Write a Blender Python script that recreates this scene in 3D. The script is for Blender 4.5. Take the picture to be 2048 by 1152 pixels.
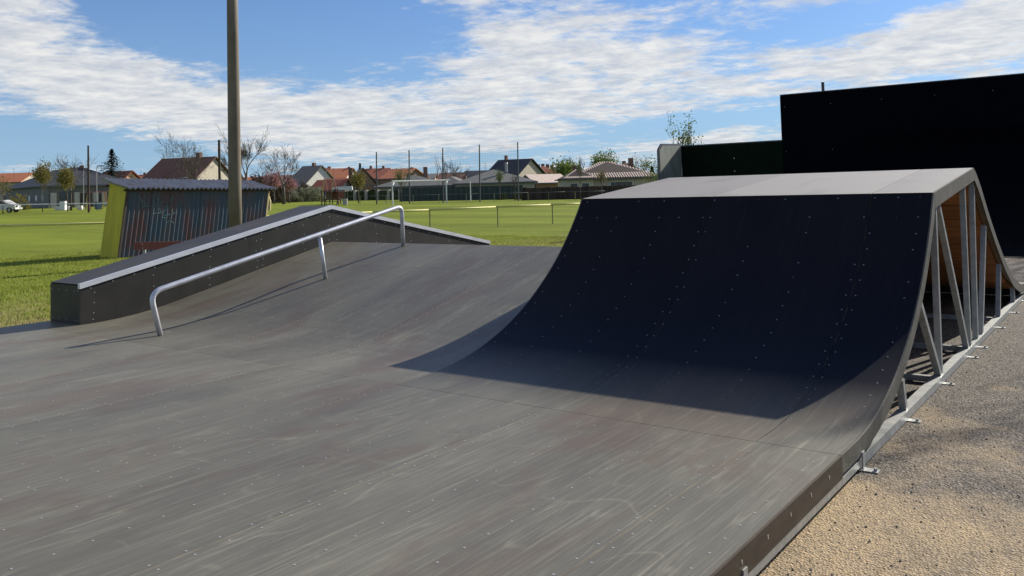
import bpy, math, random
import numpy as np
from mathutils import Vector, Matrix
for o in list(bpy.data.objects): bpy.data.objects.remove(o)
S = bpy.context.scene
COL = S.collection
rnd = random.Random(7)
R = math.radians

# ------------------------------------------------------------------ camera
F, PPY = 1706.244, 295.276
PITCH, ROLL, YAW = -0.04628858, -0.02930131, -0.6402322
CAM = np.array([1.48737, -5.02118, 1.57051])
_fw = np.array([math.sin(YAW)*math.cos(PITCH), math.cos(YAW)*math.cos(PITCH), -math.sin(PITCH)])
_r0 = np.array([math.cos(YAW), -math.sin(YAW), 0.0]); _u0 = np.cross(_r0, _fw)
_r = _r0*math.cos(ROLL)+_u0*math.sin(ROLL); _u = -_r0*math.sin(ROLL)+_u0*math.cos(ROLL)
cd = bpy.data.cameras.new('camera'); cam = bpy.data.objects.new('camera', cd); COL.objects.link(cam)
M = Matrix.Identity(4)
for i in range(3):
    M[i][0] = _r[i]; M[i][1] = _u[i]; M[i][2] = -_fw[i]; M[i][3] = CAM[i]
cam.matrix_world = M
cd.sensor_width = 36; cd.lens = F/2048*36; cd.shift_y = -(576-PPY)/2048
cd.clip_start = 0.05; cd.clip_end = 8000
S.camera = cam

# ------------------------------------------------------------------ light
SUN = Vector((0.19, 0.85, 0.49)).normalized()
SUN_EL = math.asin(SUN.z); SUN_ROT = math.atan2(SUN.x, SUN.y)
sd = bpy.data.lights.new('sun', 'SUN'); sd.energy = 5.0; sd.angle = R(0.55); sd.color = (1.0, 0.94, 0.84)
so = bpy.data.objects.new('sun', sd); COL.objects.link(so)
so.rotation_euler = SUN.to_track_quat('Z', 'Y').to_euler(); so.location = (0, 0, 50)
S.view_settings.view_transform = 'Standard'; S.view_settings.look = 'None'
S.view_settings.gamma = 1; S.view_settings.use_curve_mapping = False
S.view_settings.exposure = 0.35
SKY = 0.085

def ray(u, v):
    return _fw + _r*(u-1024)/F - _u*(v-PPY)/F
def azel(u, v):
    d = ray(u, v); return math.atan2(d[0], d[1]), math.atan2(d[2], math.hypot(d[0], d[1]))

world = bpy.data.worlds.new('World'); S.world = world; world.use_nodes = True
nt = world.node_tree; N = nt.nodes; L = nt.links; N.clear()
def nn(t, **k):
    n = N.new(t)
    for a, b in k.items(): setattr(n, a, b)
    return n
def mth(op, a, b=None, c=None, clamp=False):
    n = N.new('ShaderNodeMath'); n.operation = op; n.use_clamp = clamp
    for i, x in enumerate((a, b, c)):
        if x is None: continue
        if isinstance(x, (int, float)): n.inputs[i].default_value = x
        else: L.new(x, n.inputs[i])
    return n.outputs[0]
out = nn('ShaderNodeOutputWorld'); bg = nn('ShaderNodeBackground'); bg.inputs[1].default_value = SKY
L.new(bg.outputs[0], out.inputs[0])
sky = nn('ShaderNodeTexSky'); sky.sky_type = 'NISHITA'; sky.sun_disc = False
sky.sun_elevation = SUN_EL; sky.sun_rotation = SUN_ROT; sky.air_density = 1.0; sky.dust_density = 0.6; sky.ozone_density = 2.2
tc = nn('ShaderNodeTexCoord'); sp = nn('ShaderNodeSeparateXYZ'); L.new(tc.outputs['Generated'], sp.inputs[0])
X, Y, Z = sp.outputs
az = mth('ARCTAN2', X, Y); el = mth('ARCSINE', Z)
zz = mth('ADD', mth('MAXIMUM', Z, 0.0), 0.085)
px_ = mth('DIVIDE', X, zz); py_ = mth('DIVIDE', Y, zz)
cmb = nn('ShaderNodeCombineXYZ'); L.new(px_, cmb.inputs[0]); L.new(py_, cmb.inputs[1])
def noise(scale, det, rough, dist=0.0, off=(0, 0, 0), src=None):
    mp = nn('ShaderNodeMapping'); mp.inputs['Location'].default_value = off
    L.new(src or cmb.outputs[0], mp.inputs[0])
    n = nn('ShaderNodeTexNoise'); n.inputs['Scale'].default_value = scale; n.inputs['Detail'].default_value = det
    n.inputs['Roughness'].default_value = rough; n.inputs['Distortion'].default_value = dist
    L.new(mp.outputs[0], n.inputs['Vector']); return n.outputs[0]
big = noise(0.55, 4, 0.5, 0.2, (3.1, 1.7, 0)); med = noise(2.3, 8, 0.62, 0.25, (7, 2, 0)); fine = noise(11.0, 7, 0.62, 0.1, (1, 5, 0))
cov = mth('ADD', mth('MULTIPLY', mth('SUBTRACT', big, 0.5), 1.1), mth('ADD', mth('MULTIPLY', mth('SUBTRACT', med, 0.5), 1.75), mth('MULTIPLY', mth('SUBTRACT', fine, 0.5), 0.85)))
# cloud banks and clear patches of this sky: (pixel u, v, half width, half height, tilt, weight)
BL = [(560, 60, 300, 75, 6, -.60), (330, 50, 170, 42, 10, -.32), (780, 100, 150, 60, 0, -.25), (60, 110, 150, 50, 18, .35), (80, 10, 130, 30, 5, .32), (300, 190, 330, 60, 14, .42),
      (700, 230, 420, 50, 6, .42), (1050, 100, 300, 75, -6, .45), (1200, 175, 260, 60, -8, .35), (1760, 120, 380, 45, -11, .55),
      (1750, 22, 200, 26, -5, -.55), (1980, 40, 130, 45, -12, .3), (150, 285, 320, 32, 6, -.50), (1330, 255, 330, 28, -5, -.38), (900, 252, 130, 16, 0, -.20), (1560, 195, 160, 20, -6, -.12), (820, 285, 420, 22, 2, .22), (1450, 272, 120, 14, -6, .3)]
for (u, v, w, h, tl, wt) in BL:
    a0, e0 = azel(u, v); a1, _ = azel(u+w, v); _, e1 = azel(u, v-h)
    sa, se = abs(a1-a0), abs(e1-e0)
    da = mth('SUBTRACT', az, a0); de = mth('SUBTRACT', el, e0)
    t = R(-tl) ; c, s = math.cos(t), math.sin(t)
    p_ = mth('DIVIDE', mth('ADD', mth('MULTIPLY', da, c), mth('MULTIPLY', de, s)), sa)
    q_ = mth('DIVIDE', mth('SUBTRACT', mth('MULTIPLY', de, c), mth('MULTIPLY', da, s)), se)
    r2 = mth('ADD', mth('MULTIPLY', p_, p_), mth('MULTIPLY', q_, q_))
    g = mth('POWER', 2.718, mth('MULTIPLY', r2, -0.9))
    cov = mth('ADD', cov, mth('MULTIPLY', g, wt))
mr = nn('ShaderNodeMapRange'); mr.interpolation_type = 'SMOOTHSTEP'
L.new(cov, mr.inputs[0]); mr.inputs[1].default_value = -0.15; mr.inputs[2].default_value = 0.40; mr.inputs[3].default_value = 0; mr.inputs[4].default_value = 0.93
shade = noise(4.6, 8, 0.66, 0.2, (7.05, 2.12, 0))
cr = nn('ShaderNodeValToRGB'); e = cr.color_ramp.elements
e[0].position = .36; e[0].color = (0.90, 0.89, 0.86, 1); e[1].position = .66; e[1].color = (0.56, 0.60, 0.67, 1)
L.new(shade, cr.inputs[0])
cl = nn('ShaderNodeVectorMath'); cl.operation = 'SCALE'; cl.inputs[3].default_value = 0.78/SKY; L.new(cr.outputs[0], cl.inputs[0])
tint = nn('ShaderNodeMix'); tint.data_type = 'RGBA'; tint.blend_type = 'MULTIPLY'; tint.inputs[0].default_value = 1
L.new(sky.outputs[0], tint.inputs[6]); tint.inputs[7].default_value = (0.38, 0.60, 1.0, 1)
low = nn('ShaderNodeMix'); low.data_type = 'RGBA'
L.new(mth('MULTIPLY', mth('POWER', 2.718, mth('MULTIPLY', mth('MAXIMUM', el, 0.0), -5.5)), 0.85), low.inputs[0]); L.new(tint.outputs[2], low.inputs[6]); low.inputs[7].default_value = (0.30/SKY, 0.46/SKY, 0.62/SKY, 1)
mx = nn('ShaderNodeMix'); mx.data_type = 'RGBA'
L.new(mr.outputs[0], mx.inputs[0]); L.new(low.outputs[2], mx.inputs[6]); L.new(cl.outputs[0], mx.inputs[7])
L.new(mx.outputs[2], bg.inputs[0])

# ------------------------------------------------------------------ materials
def mat(name, c1, c2=None, rough=.7, scale=6, mapping=(1, 1, 1), coord='Object', bump=0, bscale=60, metal=0, spec=.5, lo=.35, hi=.65, det=6, rnd_amt=0, third=None, trans=0):
    m = bpy.data.materials.new(name); m.use_nodes = True
    t = m.node_tree; n = t.nodes; l = t.links; b = n['Principled BSDF']
    b.inputs['Roughness'].default_value = rough; b.inputs['Metallic'].default_value = metal
    b.inputs['Specular IOR Level'].default_value = spec
    tcn = n.new('ShaderNodeTexCoord'); mp = n.new('ShaderNodeMapping'); mp.inputs['Scale'].default_value = mapping
    l.new(tcn.outputs[coord], mp.inputs[0])
    col = None
    if c2 is None: b.inputs['Base Color'].default_value = (*c1, 1)
    else:
        ns = n.new('ShaderNodeTexNoise'); ns.inputs['Scale'].default_value = scale; ns.inputs['Detail'].default_value = det; ns.inputs['Roughness'].default_value = .6
        l.new(mp.outputs[0], ns.inputs['Vector'])
        r = n.new('ShaderNodeValToRGB'); r.color_ramp.elements[0].position = lo; r.color_ramp.elements[0].color = (*c1, 1)
        r.color_ramp.elements[1].position = hi; r.color_ramp.elements[1].color = (*c2, 1)
        if third: 
            x = r.color_ramp.elements.new((lo+hi)/2); x.color = (*third, 1)
        l.new(ns.outputs[0], r.inputs[0]); col = r.outputs[0]
        if rnd_amt:
            oi = n.new('ShaderNodeObjectInfo'); hs = n.new('ShaderNodeHueSaturation')
            ma = n.new('ShaderNodeMapRange'); ma.inputs[3].default_value = 1-rnd_amt; ma.inputs[4].default_value = 1+rnd_amt
            l.new(oi.outputs['Random'], ma.inputs[0]); l.new(ma.outputs[0], hs.inputs['Value']); l.new(col, hs.inputs['Color']); col = hs.outputs[0]
        l.new(col, b.inputs['Base Color'])
    if bump:
        bn = n.new('ShaderNodeTexNoise'); bn.inputs['Scale'].default_value = bscale; bn.inputs['Detail'].default_value = 5
        l.new(mp.outputs[0], bn.inputs['Vector'])
        bp = n.new('ShaderNodeBump'); bp.inputs['Strength'].default_value = bump; bp.inputs['Distance'].default_value = .01
        l.new(bn.outputs[0], bp.inputs['Height']); l.new(bp.outputs[0], b.inputs['Normal'])
    return m

def deck_mat(name, wear, base=(.054, .049, .037), rough=.42, fade=0, spec=.30):
    """film-faced plywood: dark brown-grey film, long pale wheel scuffs along the riding direction, fine cross scratches, rusty-brown worn patches. UV = metres (x, run)"""
    m = bpy.data.materials.new(name); m.use_nodes = True
    t = m.node_tree; n = t.nodes; l = t.links; b = n['Principled BSDF']
    uv = n.new('ShaderNodeUVMap'); uv.uv_map = 'UVMap'
    def nz(sx, sy, sc, det, ro, dist=0, rot=0, off=0):
        mp = n.new('ShaderNodeMapping'); mp.inputs['Scale'].default_value = (sx, sy, 1); mp.inputs['Rotation'].default_value = (0, 0, rot); mp.inputs['Location'].default_value = (off, off*.7, 0)
        l.new(uv.outputs[0], mp.inputs[0]); x = n.new('ShaderNodeTexNoise'); x.inputs['Scale'].default_value = sc; x.inputs['Detail'].default_value = det; x.inputs['Roughness'].default_value = ro; x.inputs['Distortion'].default_value = dist
        l.new(mp.outputs[0], x.inputs['Vector']); return x.outputs[0]
    def rr(src, a, b_, c=0, d=1):
        x = n.new('ShaderNodeMapRange'); l.new(src, x.inputs[0]); x.inputs[1].default_value = a; x.inputs[2].default_value = b_; x.inputs[3].default_value = c; x.inputs[4].default_value = d; return x.outputs[0]
    def mm(op, a, c, cl=False):
        x = n.new('ShaderNodeMath'); x.operation = op; x.use_clamp = cl
        for i, q in enumerate((a, c)):
            if isinstance(q, (int, float)): x.inputs[i].default_value = q
            else: l.new(q, x.inputs[i])
        return x.outputs[0]
    def mixc(f, A, B):
        x = n.new('ShaderNodeMix'); x.data_type = 'RGBA'
        if isinstance(f, float): x.inputs[0].default_value = f
        else: l.new(f, x.inputs[0])
        for i, q in ((6, A), (7, B)):
            if isinstance(q, tuple): x.inputs[i].default_value = (*q, 1)
            else: l.new(q, x.inputs[i])
        return x.outputs[2]
    s1 = rr(nz(22, .45, 2.2, 8, .74, .5, R(3)), .50, .70)              # long scuffs
    s2 = rr(nz(44, .7, 2.2, 7, .7, .7, R(-9), 5), .55, .70)          # narrow, slightly diagonal
    s3 = rr(nz(40, 1.2, 1.6, 6, .65, .8, R(28), 9), .60, .70)         # diagonal scratches
    s4 = rr(nz(.9, 30, 2.0, 6, .7, .4, R(12), 13), .61, .72)          # cross scratches
    film = rr(nz(1.3, .5, .8, 7, .6, .4, 0, 3), .25, .75)            # broad dusty wear
    patch = rr(nz(1.1, .45, 1.25, 6, .62, .6, 0, 21), .52, .62)
    arc = n.new('ShaderNodeTexWave'); arc.wave_type = 'RINGS'; arc.inputs['Scale'].default_value = .33; arc.inputs['Distortion'].default_value = 5; arc.inputs['Detail'].default_value = 2; arc.inputs['Detail Scale'].default_value = .6
    mpa = n.new('ShaderNodeMapping'); mpa.inputs['Location'].default_value = (3.1, 5.7, 0); l.new(uv.outputs[0], mpa.inputs[0]); l.new(mpa.outputs[0], arc.inputs['Vector'])
    arcs = mm('MULTIPLY', rr(arc.outputs['Fac'], .992, 1.0), rr(nz(2, 2, 1.4, 3, .5, 0, 0, 33), .5, .62))
    grain = rr(nz(60, 22, 4, 4, .6), .3, .7)
    def hair(sx, sy, sc, width, rot, off, dist=.0, lo=.45, hi=.6):
        q = mm('ABSOLUTE', mm('SUBTRACT', nz(sx, sy, sc, 1.5, .45, dist, rot, off), .5), 0)
        return mm('MULTIPLY', rr(q, width, 0), rr(nz(1.5, .9, 1.6, 4, .6, 0, rot, off+50), lo, hi))
    hairs = mm('ADD', mm('ADD', hair(2.6, .22, 1.6, .012, R(4), 3), hair(3.4, .3, 1.7, .010, R(-16), 31)), mm('ADD', hair(1.7, .5, 1.2, .008, R(24), 61), hair(.9, .9, .9, .005, 0, 77, .3, .5, .62)))
    sx_ = n.new('ShaderNodeSeparateXYZ'); l.new(uv.outputs[0], sx_.inputs[0])
    fr = mm('MULTIPLY', mm('ABSOLUTE', mm('SUBTRACT', mm('FRACT', mm('ADD', mm('MULTIPLY', mm('ADD', sx_.outputs[0], .49), 1/1.505), 10.5), 0), .5), 0), 1.505)
    seam = mm('MULTIPLY', rr(fr, .0075, .003), rr(nz(3, 1.2, 3, 5, .6, 0, 0, 90), .35, .6))
    w = mm('ADD', mm('ADD', mm('MULTIPLY', s1, .36), .11), mm('MULTIPLY', s2, .26))
    w = mm('ADD', w, mm('MULTIPLY', s3, .22)); w = mm('ADD', w, mm('MULTIPLY', s4, .05)); w = mm('ADD', w, mm('MULTIPLY', arcs, .07))
    w = mm('ADD', w, mm('ADD', mm('MULTIPLY', hairs, .20), mm('MULTIPLY', seam, .5)))
    w = mm('ADD', w, mm('MULTIPLY', film, .34)); w = mm('ADD', w, mm('MULTIPLY', grain, .10))
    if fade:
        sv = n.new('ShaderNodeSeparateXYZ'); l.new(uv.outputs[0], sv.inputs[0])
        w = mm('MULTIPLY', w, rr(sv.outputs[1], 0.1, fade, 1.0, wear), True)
        base = mixc(rr(sv.outputs[1], 0.1, fade), base, (.0020, .0028, .0085))  # near-black navy towards the lip: the ramp's shade painted into the film
    else: w = mm('MULTIPLY', w, wear, True)
    c = mixc(w, base, (.285, .268, .205))
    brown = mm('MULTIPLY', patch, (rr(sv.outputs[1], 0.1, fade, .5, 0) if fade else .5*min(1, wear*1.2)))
    c = mixc(brown, c, (.118, .080, .060))
    oi = n.new('ShaderNodeObjectInfo'); hs = n.new('ShaderNodeHueSaturation'); l.new(rr(oi.outputs['Random'], 0, 1, .90, 1.12), hs.inputs['Value']); l.new(c, hs.inputs['Color'])
    l.new(hs.outputs[0], b.inputs['Base Color'])
    l.new(rr(w, 0, 1, rough, rough+.22), b.inputs['Roughness'])
    b.inputs['Specular IOR Level'].default_value = spec
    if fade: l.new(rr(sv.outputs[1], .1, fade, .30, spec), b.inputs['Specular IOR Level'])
    bp = n.new('ShaderNodeBump'); bp.inputs['Strength'].default_value = .12; bp.inputs['Distance'].default_value = .002
    l.new(nz(18, 30, 12, 3, .5), bp.inputs['Height']); l.new(bp.outputs[0], b.inputs['Normal'])
    return m

MT = {}
MT['deck'] = deck_mat('deck_plywood', 1.0)
MT['deck_shade'] = deck_mat('deck_plywood_wear_and_shade', .05, fade=1.25, spec=.10)  # scuffs thin out up the curve and shade is painted into the colour
MT['deck_glare'] = deck_mat('deck_plywood_glare', .30, (.35, .315, .27), .5)  # same dark film, sun glare on the slope painted as a pale base
MT['ledge'] = mat('ledge_plywood', (.021, .020, .017), (.034, .032, .027), .5, 3, (1, 1, 1), bump=.1, bscale=80, spec=.35)
MT['edge'] = mat('plywood_edge', (.30, .22, .14), (.42, .33, .22), .8, 30)
MT['skirt'] = mat('skirt_plywood', (.042, .031, .020), (.066, .050, .033), .6, 5, (1, 1, 4), spec=.3)
MT['profile'] = mat('profile_board', (.085, .080, .062), (.13, .122, .098), .6, 5, (1, 1, 1), spec=.3, bump=.15)
MT['galv'] = mat('galvanised_steel', (.30, .31, .295), (.42, .43, .41), .45, 14, metal=.35, bump=.06, bscale=40, rnd_amt=.06)
MT['rail'] = mat('rail_steel', (.52, .53, .56), (.68, .69, .73), .40, 9, metal=.5, bump=.03)
MT['coping'] = mat('coping_steel', (.66, .67, .69), (.80, .81, .83), .42, 10, (1, .3, 1), metal=.35)
MT['screw'] = mat('screw_zinc', (.50, .48, .44), None, .35, metal=.35)
MT['screwdark'] = mat('screw_dull', (.24, .24, .24), None, .45, metal=.4)
MT['plank'] = mat('plank_wood', (.33, .12, .035), (.50, .21, .065), .7, 4, (.6, 6, 6), rnd_amt=.18)
MT['asphalt'] = None
MT['wallboard'] = mat('wall_board', (.0010, .0012, .0034), (.0017, .0019, .0050), .65, 2, spec=.04)
MT['wallbank'] = mat('wall_bank_board', (.0008, .0009, .0018), (.0014, .0015, .0028), .7, 2, spec=.03)
MT['wallgreen'] = mat('wall_board_green', (.0020, .0075, .0032), (.0034, .0110, .0050), .6, 2, spec=.06)
MT['sideboard'] = mat('side_board', (.17, .19, .15), (.27, .29, .24), .7, 3, (1, 1, .5), third=(.23, .25, .2))
MT['trim'] = mat('dark_steel_trim', (.06, .065, .075), (.10, .105, .115), .5, 8)
MT['concrete'] = mat('concrete_pole', (.135, .108, .078), (.205, .168, .125), .85, 4, (1, 1, .3), bump=.4, bscale=30)
MT['rust_pole'] = mat('dark_wood_pole', (.045, .03, .022), (.08, .055, .04), .9, 5)
MT['steel_dark'] = mat('painted_dark_steel', (.05, .055, .06), (.08, .085, .09), .6, 5)
MT['yellow'] = mat('yellow_rail', (.52, .47, .12), (.66, .60, .24), .6, 8)
MT['yellowgreen'] = mat('yellow_green_sheet', (.40, .35, .010), (.68, .58, .03), .6, 3, (14, 1, .3), third=(.55, .47, .02))
MT['postgreen'] = mat('olive_post', (.16, .17, .06), (.24, .25, .09), .7, 8)
MT['white'] = mat('white_paint', (.72, .72, .70), (.82, .82, .80), .5, 5)
MT['cream'] = mat('cream_render', (.42, .37, .28), (.52, .46, .36), .85, 2)
MT['whitewall'] = mat('white_render', (.62, .60, .55), (.72, .70, .65), .85, 2)
MT['greywall'] = mat('grey_render', (.15, .145, .135), (.20, .195, .18), .85, 2)
MT['palegrey'] = mat('pale_grey_render', (.36, .345, .31), (.44, .42, .385), .85, 3)
MT['brownwall'] = mat('brown_brick', (.20, .13, .09), (.28, .19, .13), .9, 6)
MT['orangewall'] = mat('orange_render', (.62, .38, .22), (.70, .46, .29), .85, 2)
MT['darkroof'] = mat('slate_roof', (.028, .030, .036), (.048, .050, .058), .65, 2.5, (1, 1, 1), bump=.3, bscale=6)
MT['greyroof'] = mat('grey_tile_roof', (.12, .12, .11), (.18, .175, .16), .75, 2.5, bump=.4, bscale=5)
MT['blackroof'] = mat('black_roof', (.014, .015, .019), (.024, .026, .03), .6, 3)
MT['redroof'] = mat('red_tile_roof', (.26, .072, .038), (.38, .125, .065), .8, 3, bump=.4, bscale=6)
MT['orangeroof'] = mat('orange_tile_roof', (.42, .135, .055), (.55, .20, .09), .8, 3, bump=.4, bscale=6)
MT['brownroof'] = mat('brown_tile_roof', (.13, .060, .038), (.20, .098, .062), .8, 3, bump=.4, bscale=5)
MT['tile'] = mat('pantile', (.58, .44, .35), (.72, .58, .48), .8, 3, bump=.2)
MT['tiledark'] = mat('pantile_channel', (.035, .022, .018), (.06, .035, .026), .85, 3)
MT['gravelroof'] = mat('brown_old_roof', (.20, .17, .14), (.28, .24, .19), .85, 3, bump=.3)
MT['glass'] = mat('window_glass', (.02, .025, .03), None, .08, spec=.7)
MT['solar'] = mat('solar_glass', (.10, .12, .15), None, .15, spec=.8)
MT['frame'] = mat('window_frame', (.6, .6, .58), None, .5)
MT['chimney'] = mat('chimney_brick', (.16, .09, .065), (.24, .14, .10), .9, 8)
MT['fencegreen'] = mat('green_mesh_screen', (.018, .040, .034), (.030, .058, .050), .8, 3)
MT['fencebrown'] = mat('dark_brown_boards', (.030, .018, .014), (.055, .033, .026), .8, 5, (6, 6, .5), rnd_amt=.55)
MT['redbrown'] = mat('red_brown_timber', (.17, .055, .035), (.26, .09, .06), .75, 6, (3, 3, 3))
MT['darkwood'] = mat('dark_timber', (.05, .035, .026), (.09, .062, .045), .8, 6)
MT['yellowwood'] = mat('yellow_timber', (.55, .42, .20), (.66, .52, .28), .75, 6)
MT['bark'] = mat('bark', (.055, .045, .036), (.12, .10, .08), .9, 8, (1, 1, .3))
MT['twig'] = mat('twig', (.10, .080, .062), (.16, .13, .105), .9, 2)
MT['blue'] = mat('blue_plastic', (.02, .05, .10), None, .5)
MT['black'] = mat('black_rubber', (.015, .015, .015), None, .7)
MT['rustsheet'] = mat('weathered_sheet', (.045, .080, .115), (.115, .060, .062), .42, 1.3, (1, 1.6, .6), coord='Object', metal=.12, bump=.15, bscale=20, third=(.085, .088, .105), lo=.38, hi=.62, spec=.5)
MT['roofsheet'] = mat('roof_sheet', (.22, .225, .24), (.24, .17, .15), .5, 1.2, (1, 4, 1), metal=.3, third=(.30, .31, .33), lo=.38, hi=.66)
MT['chalk'] = mat('graffiti_paint', (.15, .30, .32), None, .8)
def leafmat(name, a, b, tr=.35):
    m = mat(name, a, b, .6, 1.3, lo=.35, hi=.65, spec=.2); t = m.node_tree; n = t.nodes; l = t.links
    b_ = n['Principled BSDF']; tr_ = n.new('ShaderNodeBsdfTranslucent'); mxn = n.new('ShaderNodeMixShader'); mxn.inputs[0].default_value = tr
    src = b_.inputs['Base Color'].links[0].from_socket; l.new(src, tr_.inputs[0])
    o = n['Material Output']; l.new(b_.outputs[0], mxn.inputs[1]); l.new(tr_.outputs[0], mxn.inputs[2]); l.new(mxn.outputs[0], o.inputs[0]); return m
MT['leaf'] = leafmat('spring_leaves', (.12, .17, .03), (.20, .26, .06))
MT['willow'] = leafmat('olive_catkins', (.19, .165, .045), (.30, .255, .085))
MT['spruce'] = leafmat('spruce_needles', (.012, .026, .016), (.024, .045, .028), .1)
MT['pink'] = leafmat('pink_blossom', (.38, .20, .21), (.52, .31, .31))
MT['hedge'] = leafmat('red_brown_twigs', (.095, .066, .050), (.16, .115, .085), .15)
MT['bushgreen'] = leafmat('bush_leaves', (.03, .05, .018), (.07, .095, .035))
MT['bloom'] = leafmat('pale_blossom', (.34, .33, .26), (.20, .22, .10), .3)

def grass_mat():
    m = bpy.data.materials.new('lawn'); m.use_nodes = True; t = m.node_tree; n = t.nodes; l = t.links; b = n['Principled BSDF']
    tcn = n.new('ShaderNodeTexCoord')
    def nz(sc, det, mp=(1, 1, 1), rot=0):
        q = n.new('ShaderNodeMapping'); q.inputs['Scale'].default_value = mp; q.inputs['Rotation'].default_value = (0, 0, rot); l.new(tcn.outputs['Object'], q.inputs[0])
        x = n.new('ShaderNodeTexNoise'); x.inputs['Scale'].default_value = sc; x.inputs['Detail'].default_value = det; x.inputs['Roughness'].default_value = .65; l.new(q.outputs[0], x.inputs['Vector']); return x.outputs[0]
    def ramp(src, st):
        r = n.new('ShaderNodeValToRGB'); el_ = r.color_ramp.elements
        el_[0].position, el_[0].color = st[0][0], (*st[0][1], 1); el_[1].position, el_[1].color = st[-1][0], (*st[-1][1], 1)
        for p_, c_ in st[1:-1]: x = el_.new(p_); x.color = (*c_, 1)
        l.new(src, r.inputs[0]); return r.outputs[0]
    def mix(f, A, B, bt='MIX'):
        x = n.new('ShaderNodeMix'); x.data_type = 'RGBA'; x.blend_type = bt
        if isinstance(f, float): x.inputs[0].default_value = f
        else: l.new(f, x.inputs[0])
        for i, q in ((6, A), (7, B)):
            if isinstance(q, tuple): x.inputs[i].default_value = (*q, 1)
            else: l.new(q, x.inputs[i])
        return x.outputs[2]
    c = ramp(nz(.35, 8), [(.33, (.15, .185, .016)), (.5, (.195, .235, .023)), (.66, (.26, .285, .038))])
    c = mix(.55, c, ramp(nz(9, 6), [(.3, (.09, .13, .012)), (.5, (.175, .215, .022)), (.72, (.31, .31, .07))]))
    # drier, straw coloured turf next to the ramp
    sx = n.new('ShaderNodeSeparateXYZ'); l.new(tcn.outputs['Object'], sx.inputs[0])
    mr_ = n.new('ShaderNodeMapRange'); l.new(sx.outputs[0], mr_.inputs[0]); mr_.inputs[1].default_value = -17; mr_.inputs[2].default_value = -10.5; mr_.interpolation_type = 'SMOOTHSTEP'
    dn = n.new('ShaderNodeMapRange'); l.new(nz(1.6, 7), dn.inputs[0]); dn.inputs[1].default_value = .42; dn.inputs[2].default_value = .62
    mu = n.new('ShaderNodeMath'); mu.operation = 'MULTIPLY'; l.new(mr_.outputs[0], mu.inputs[0]); l.new(dn.outputs[0], mu.inputs[1])
    c = mix(mu.outputs[0], c, (.33, .28, .13))
    st = n.new('ShaderNodeMapRange'); l.new(nz(.12, 3, (.25, 1.6, 1), R(25)), st.inputs[0]); st.inputs[1].default_value = .4; st.inputs[2].default_value = .6; st.inputs[3].default_value = .82; st.inputs[4].default_value = 1.12
    hs = n.new('ShaderNodeHueSaturation'); l.new(st.outputs[0], hs.inputs['Value']); l.new(c, hs.inputs['Color'])
    l.new(hs.outputs[0], b.inputs['Base Color']); b.inputs['Roughness'].default_value = .9; b.inputs['Specular IOR Level'].default_value = .1
    bp = n.new('ShaderNodeBump'); bp.inputs['Strength'].default_value = .8; bp.inputs['Distance'].default_value = .05
    l.new(nz(22, 4), bp.inputs['Height']); l.new(bp.outputs[0], b.inputs['Normal'])
    return m
MT['lawn'] = grass_mat()
MT['blade'] = leafmat('grass_blades', (.19, .235, .028), (.33, .345, .08), .45)
def straw(m):
    t = m.node_tree; n = t.nodes; l = t.links; b = n['Principled BSDF']; src = b.inputs['Base Color'].links[0].from_socket
    tcn = n.new('ShaderNodeTexCoord'); sx = n.new('ShaderNodeSeparateXYZ'); l.new(tcn.outputs['Object'], sx.inputs[0])
    a = n.new('ShaderNodeMapRange'); l.new(sx.outputs[0], a.inputs[0]); a.inputs[1].default_value = -18; a.inputs[2].default_value = -10.6; a.inputs[3].default_value = -.08; a.inputs[4].default_value = .2
    x = n.new('ShaderNodeTexNoise'); x.inputs['Scale'].default_value = 1.1; x.inputs['Detail'].default_value = 7; x.inputs['Roughness'].default_value = .7; l.new(tcn.outputs['Object'], x.inputs['Vector'])
    ad = n.new('ShaderNodeMath'); ad.operation = 'ADD'; l.new(a.outputs[0], ad.inputs[0]); l.new(x.outputs[0], ad.inputs[1])
    r = n.new('ShaderNodeMapRange'); l.new(ad.outputs[0], r.inputs[0]); r.inputs[1].default_value = .52; r.inputs[2].default_value = .74; r.inputs[4].default_value = .85
    mx_ = n.new('ShaderNodeMix'); mx_.data_type = 'RGBA'; l.new(r.outputs[0], mx_.inputs[0]); l.new(src, mx_.inputs[6]); mx_.inputs[7].default_value = (.42, .36, .17, 1)
    l.new(mx_.outputs[2], b.inputs['Base Color'])
    for q in n:
        if q.type == 'BSDF_TRANSLUCENT': l.new(mx_.outputs[2], q.inputs[0])
straw(MT['blade'])
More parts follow.
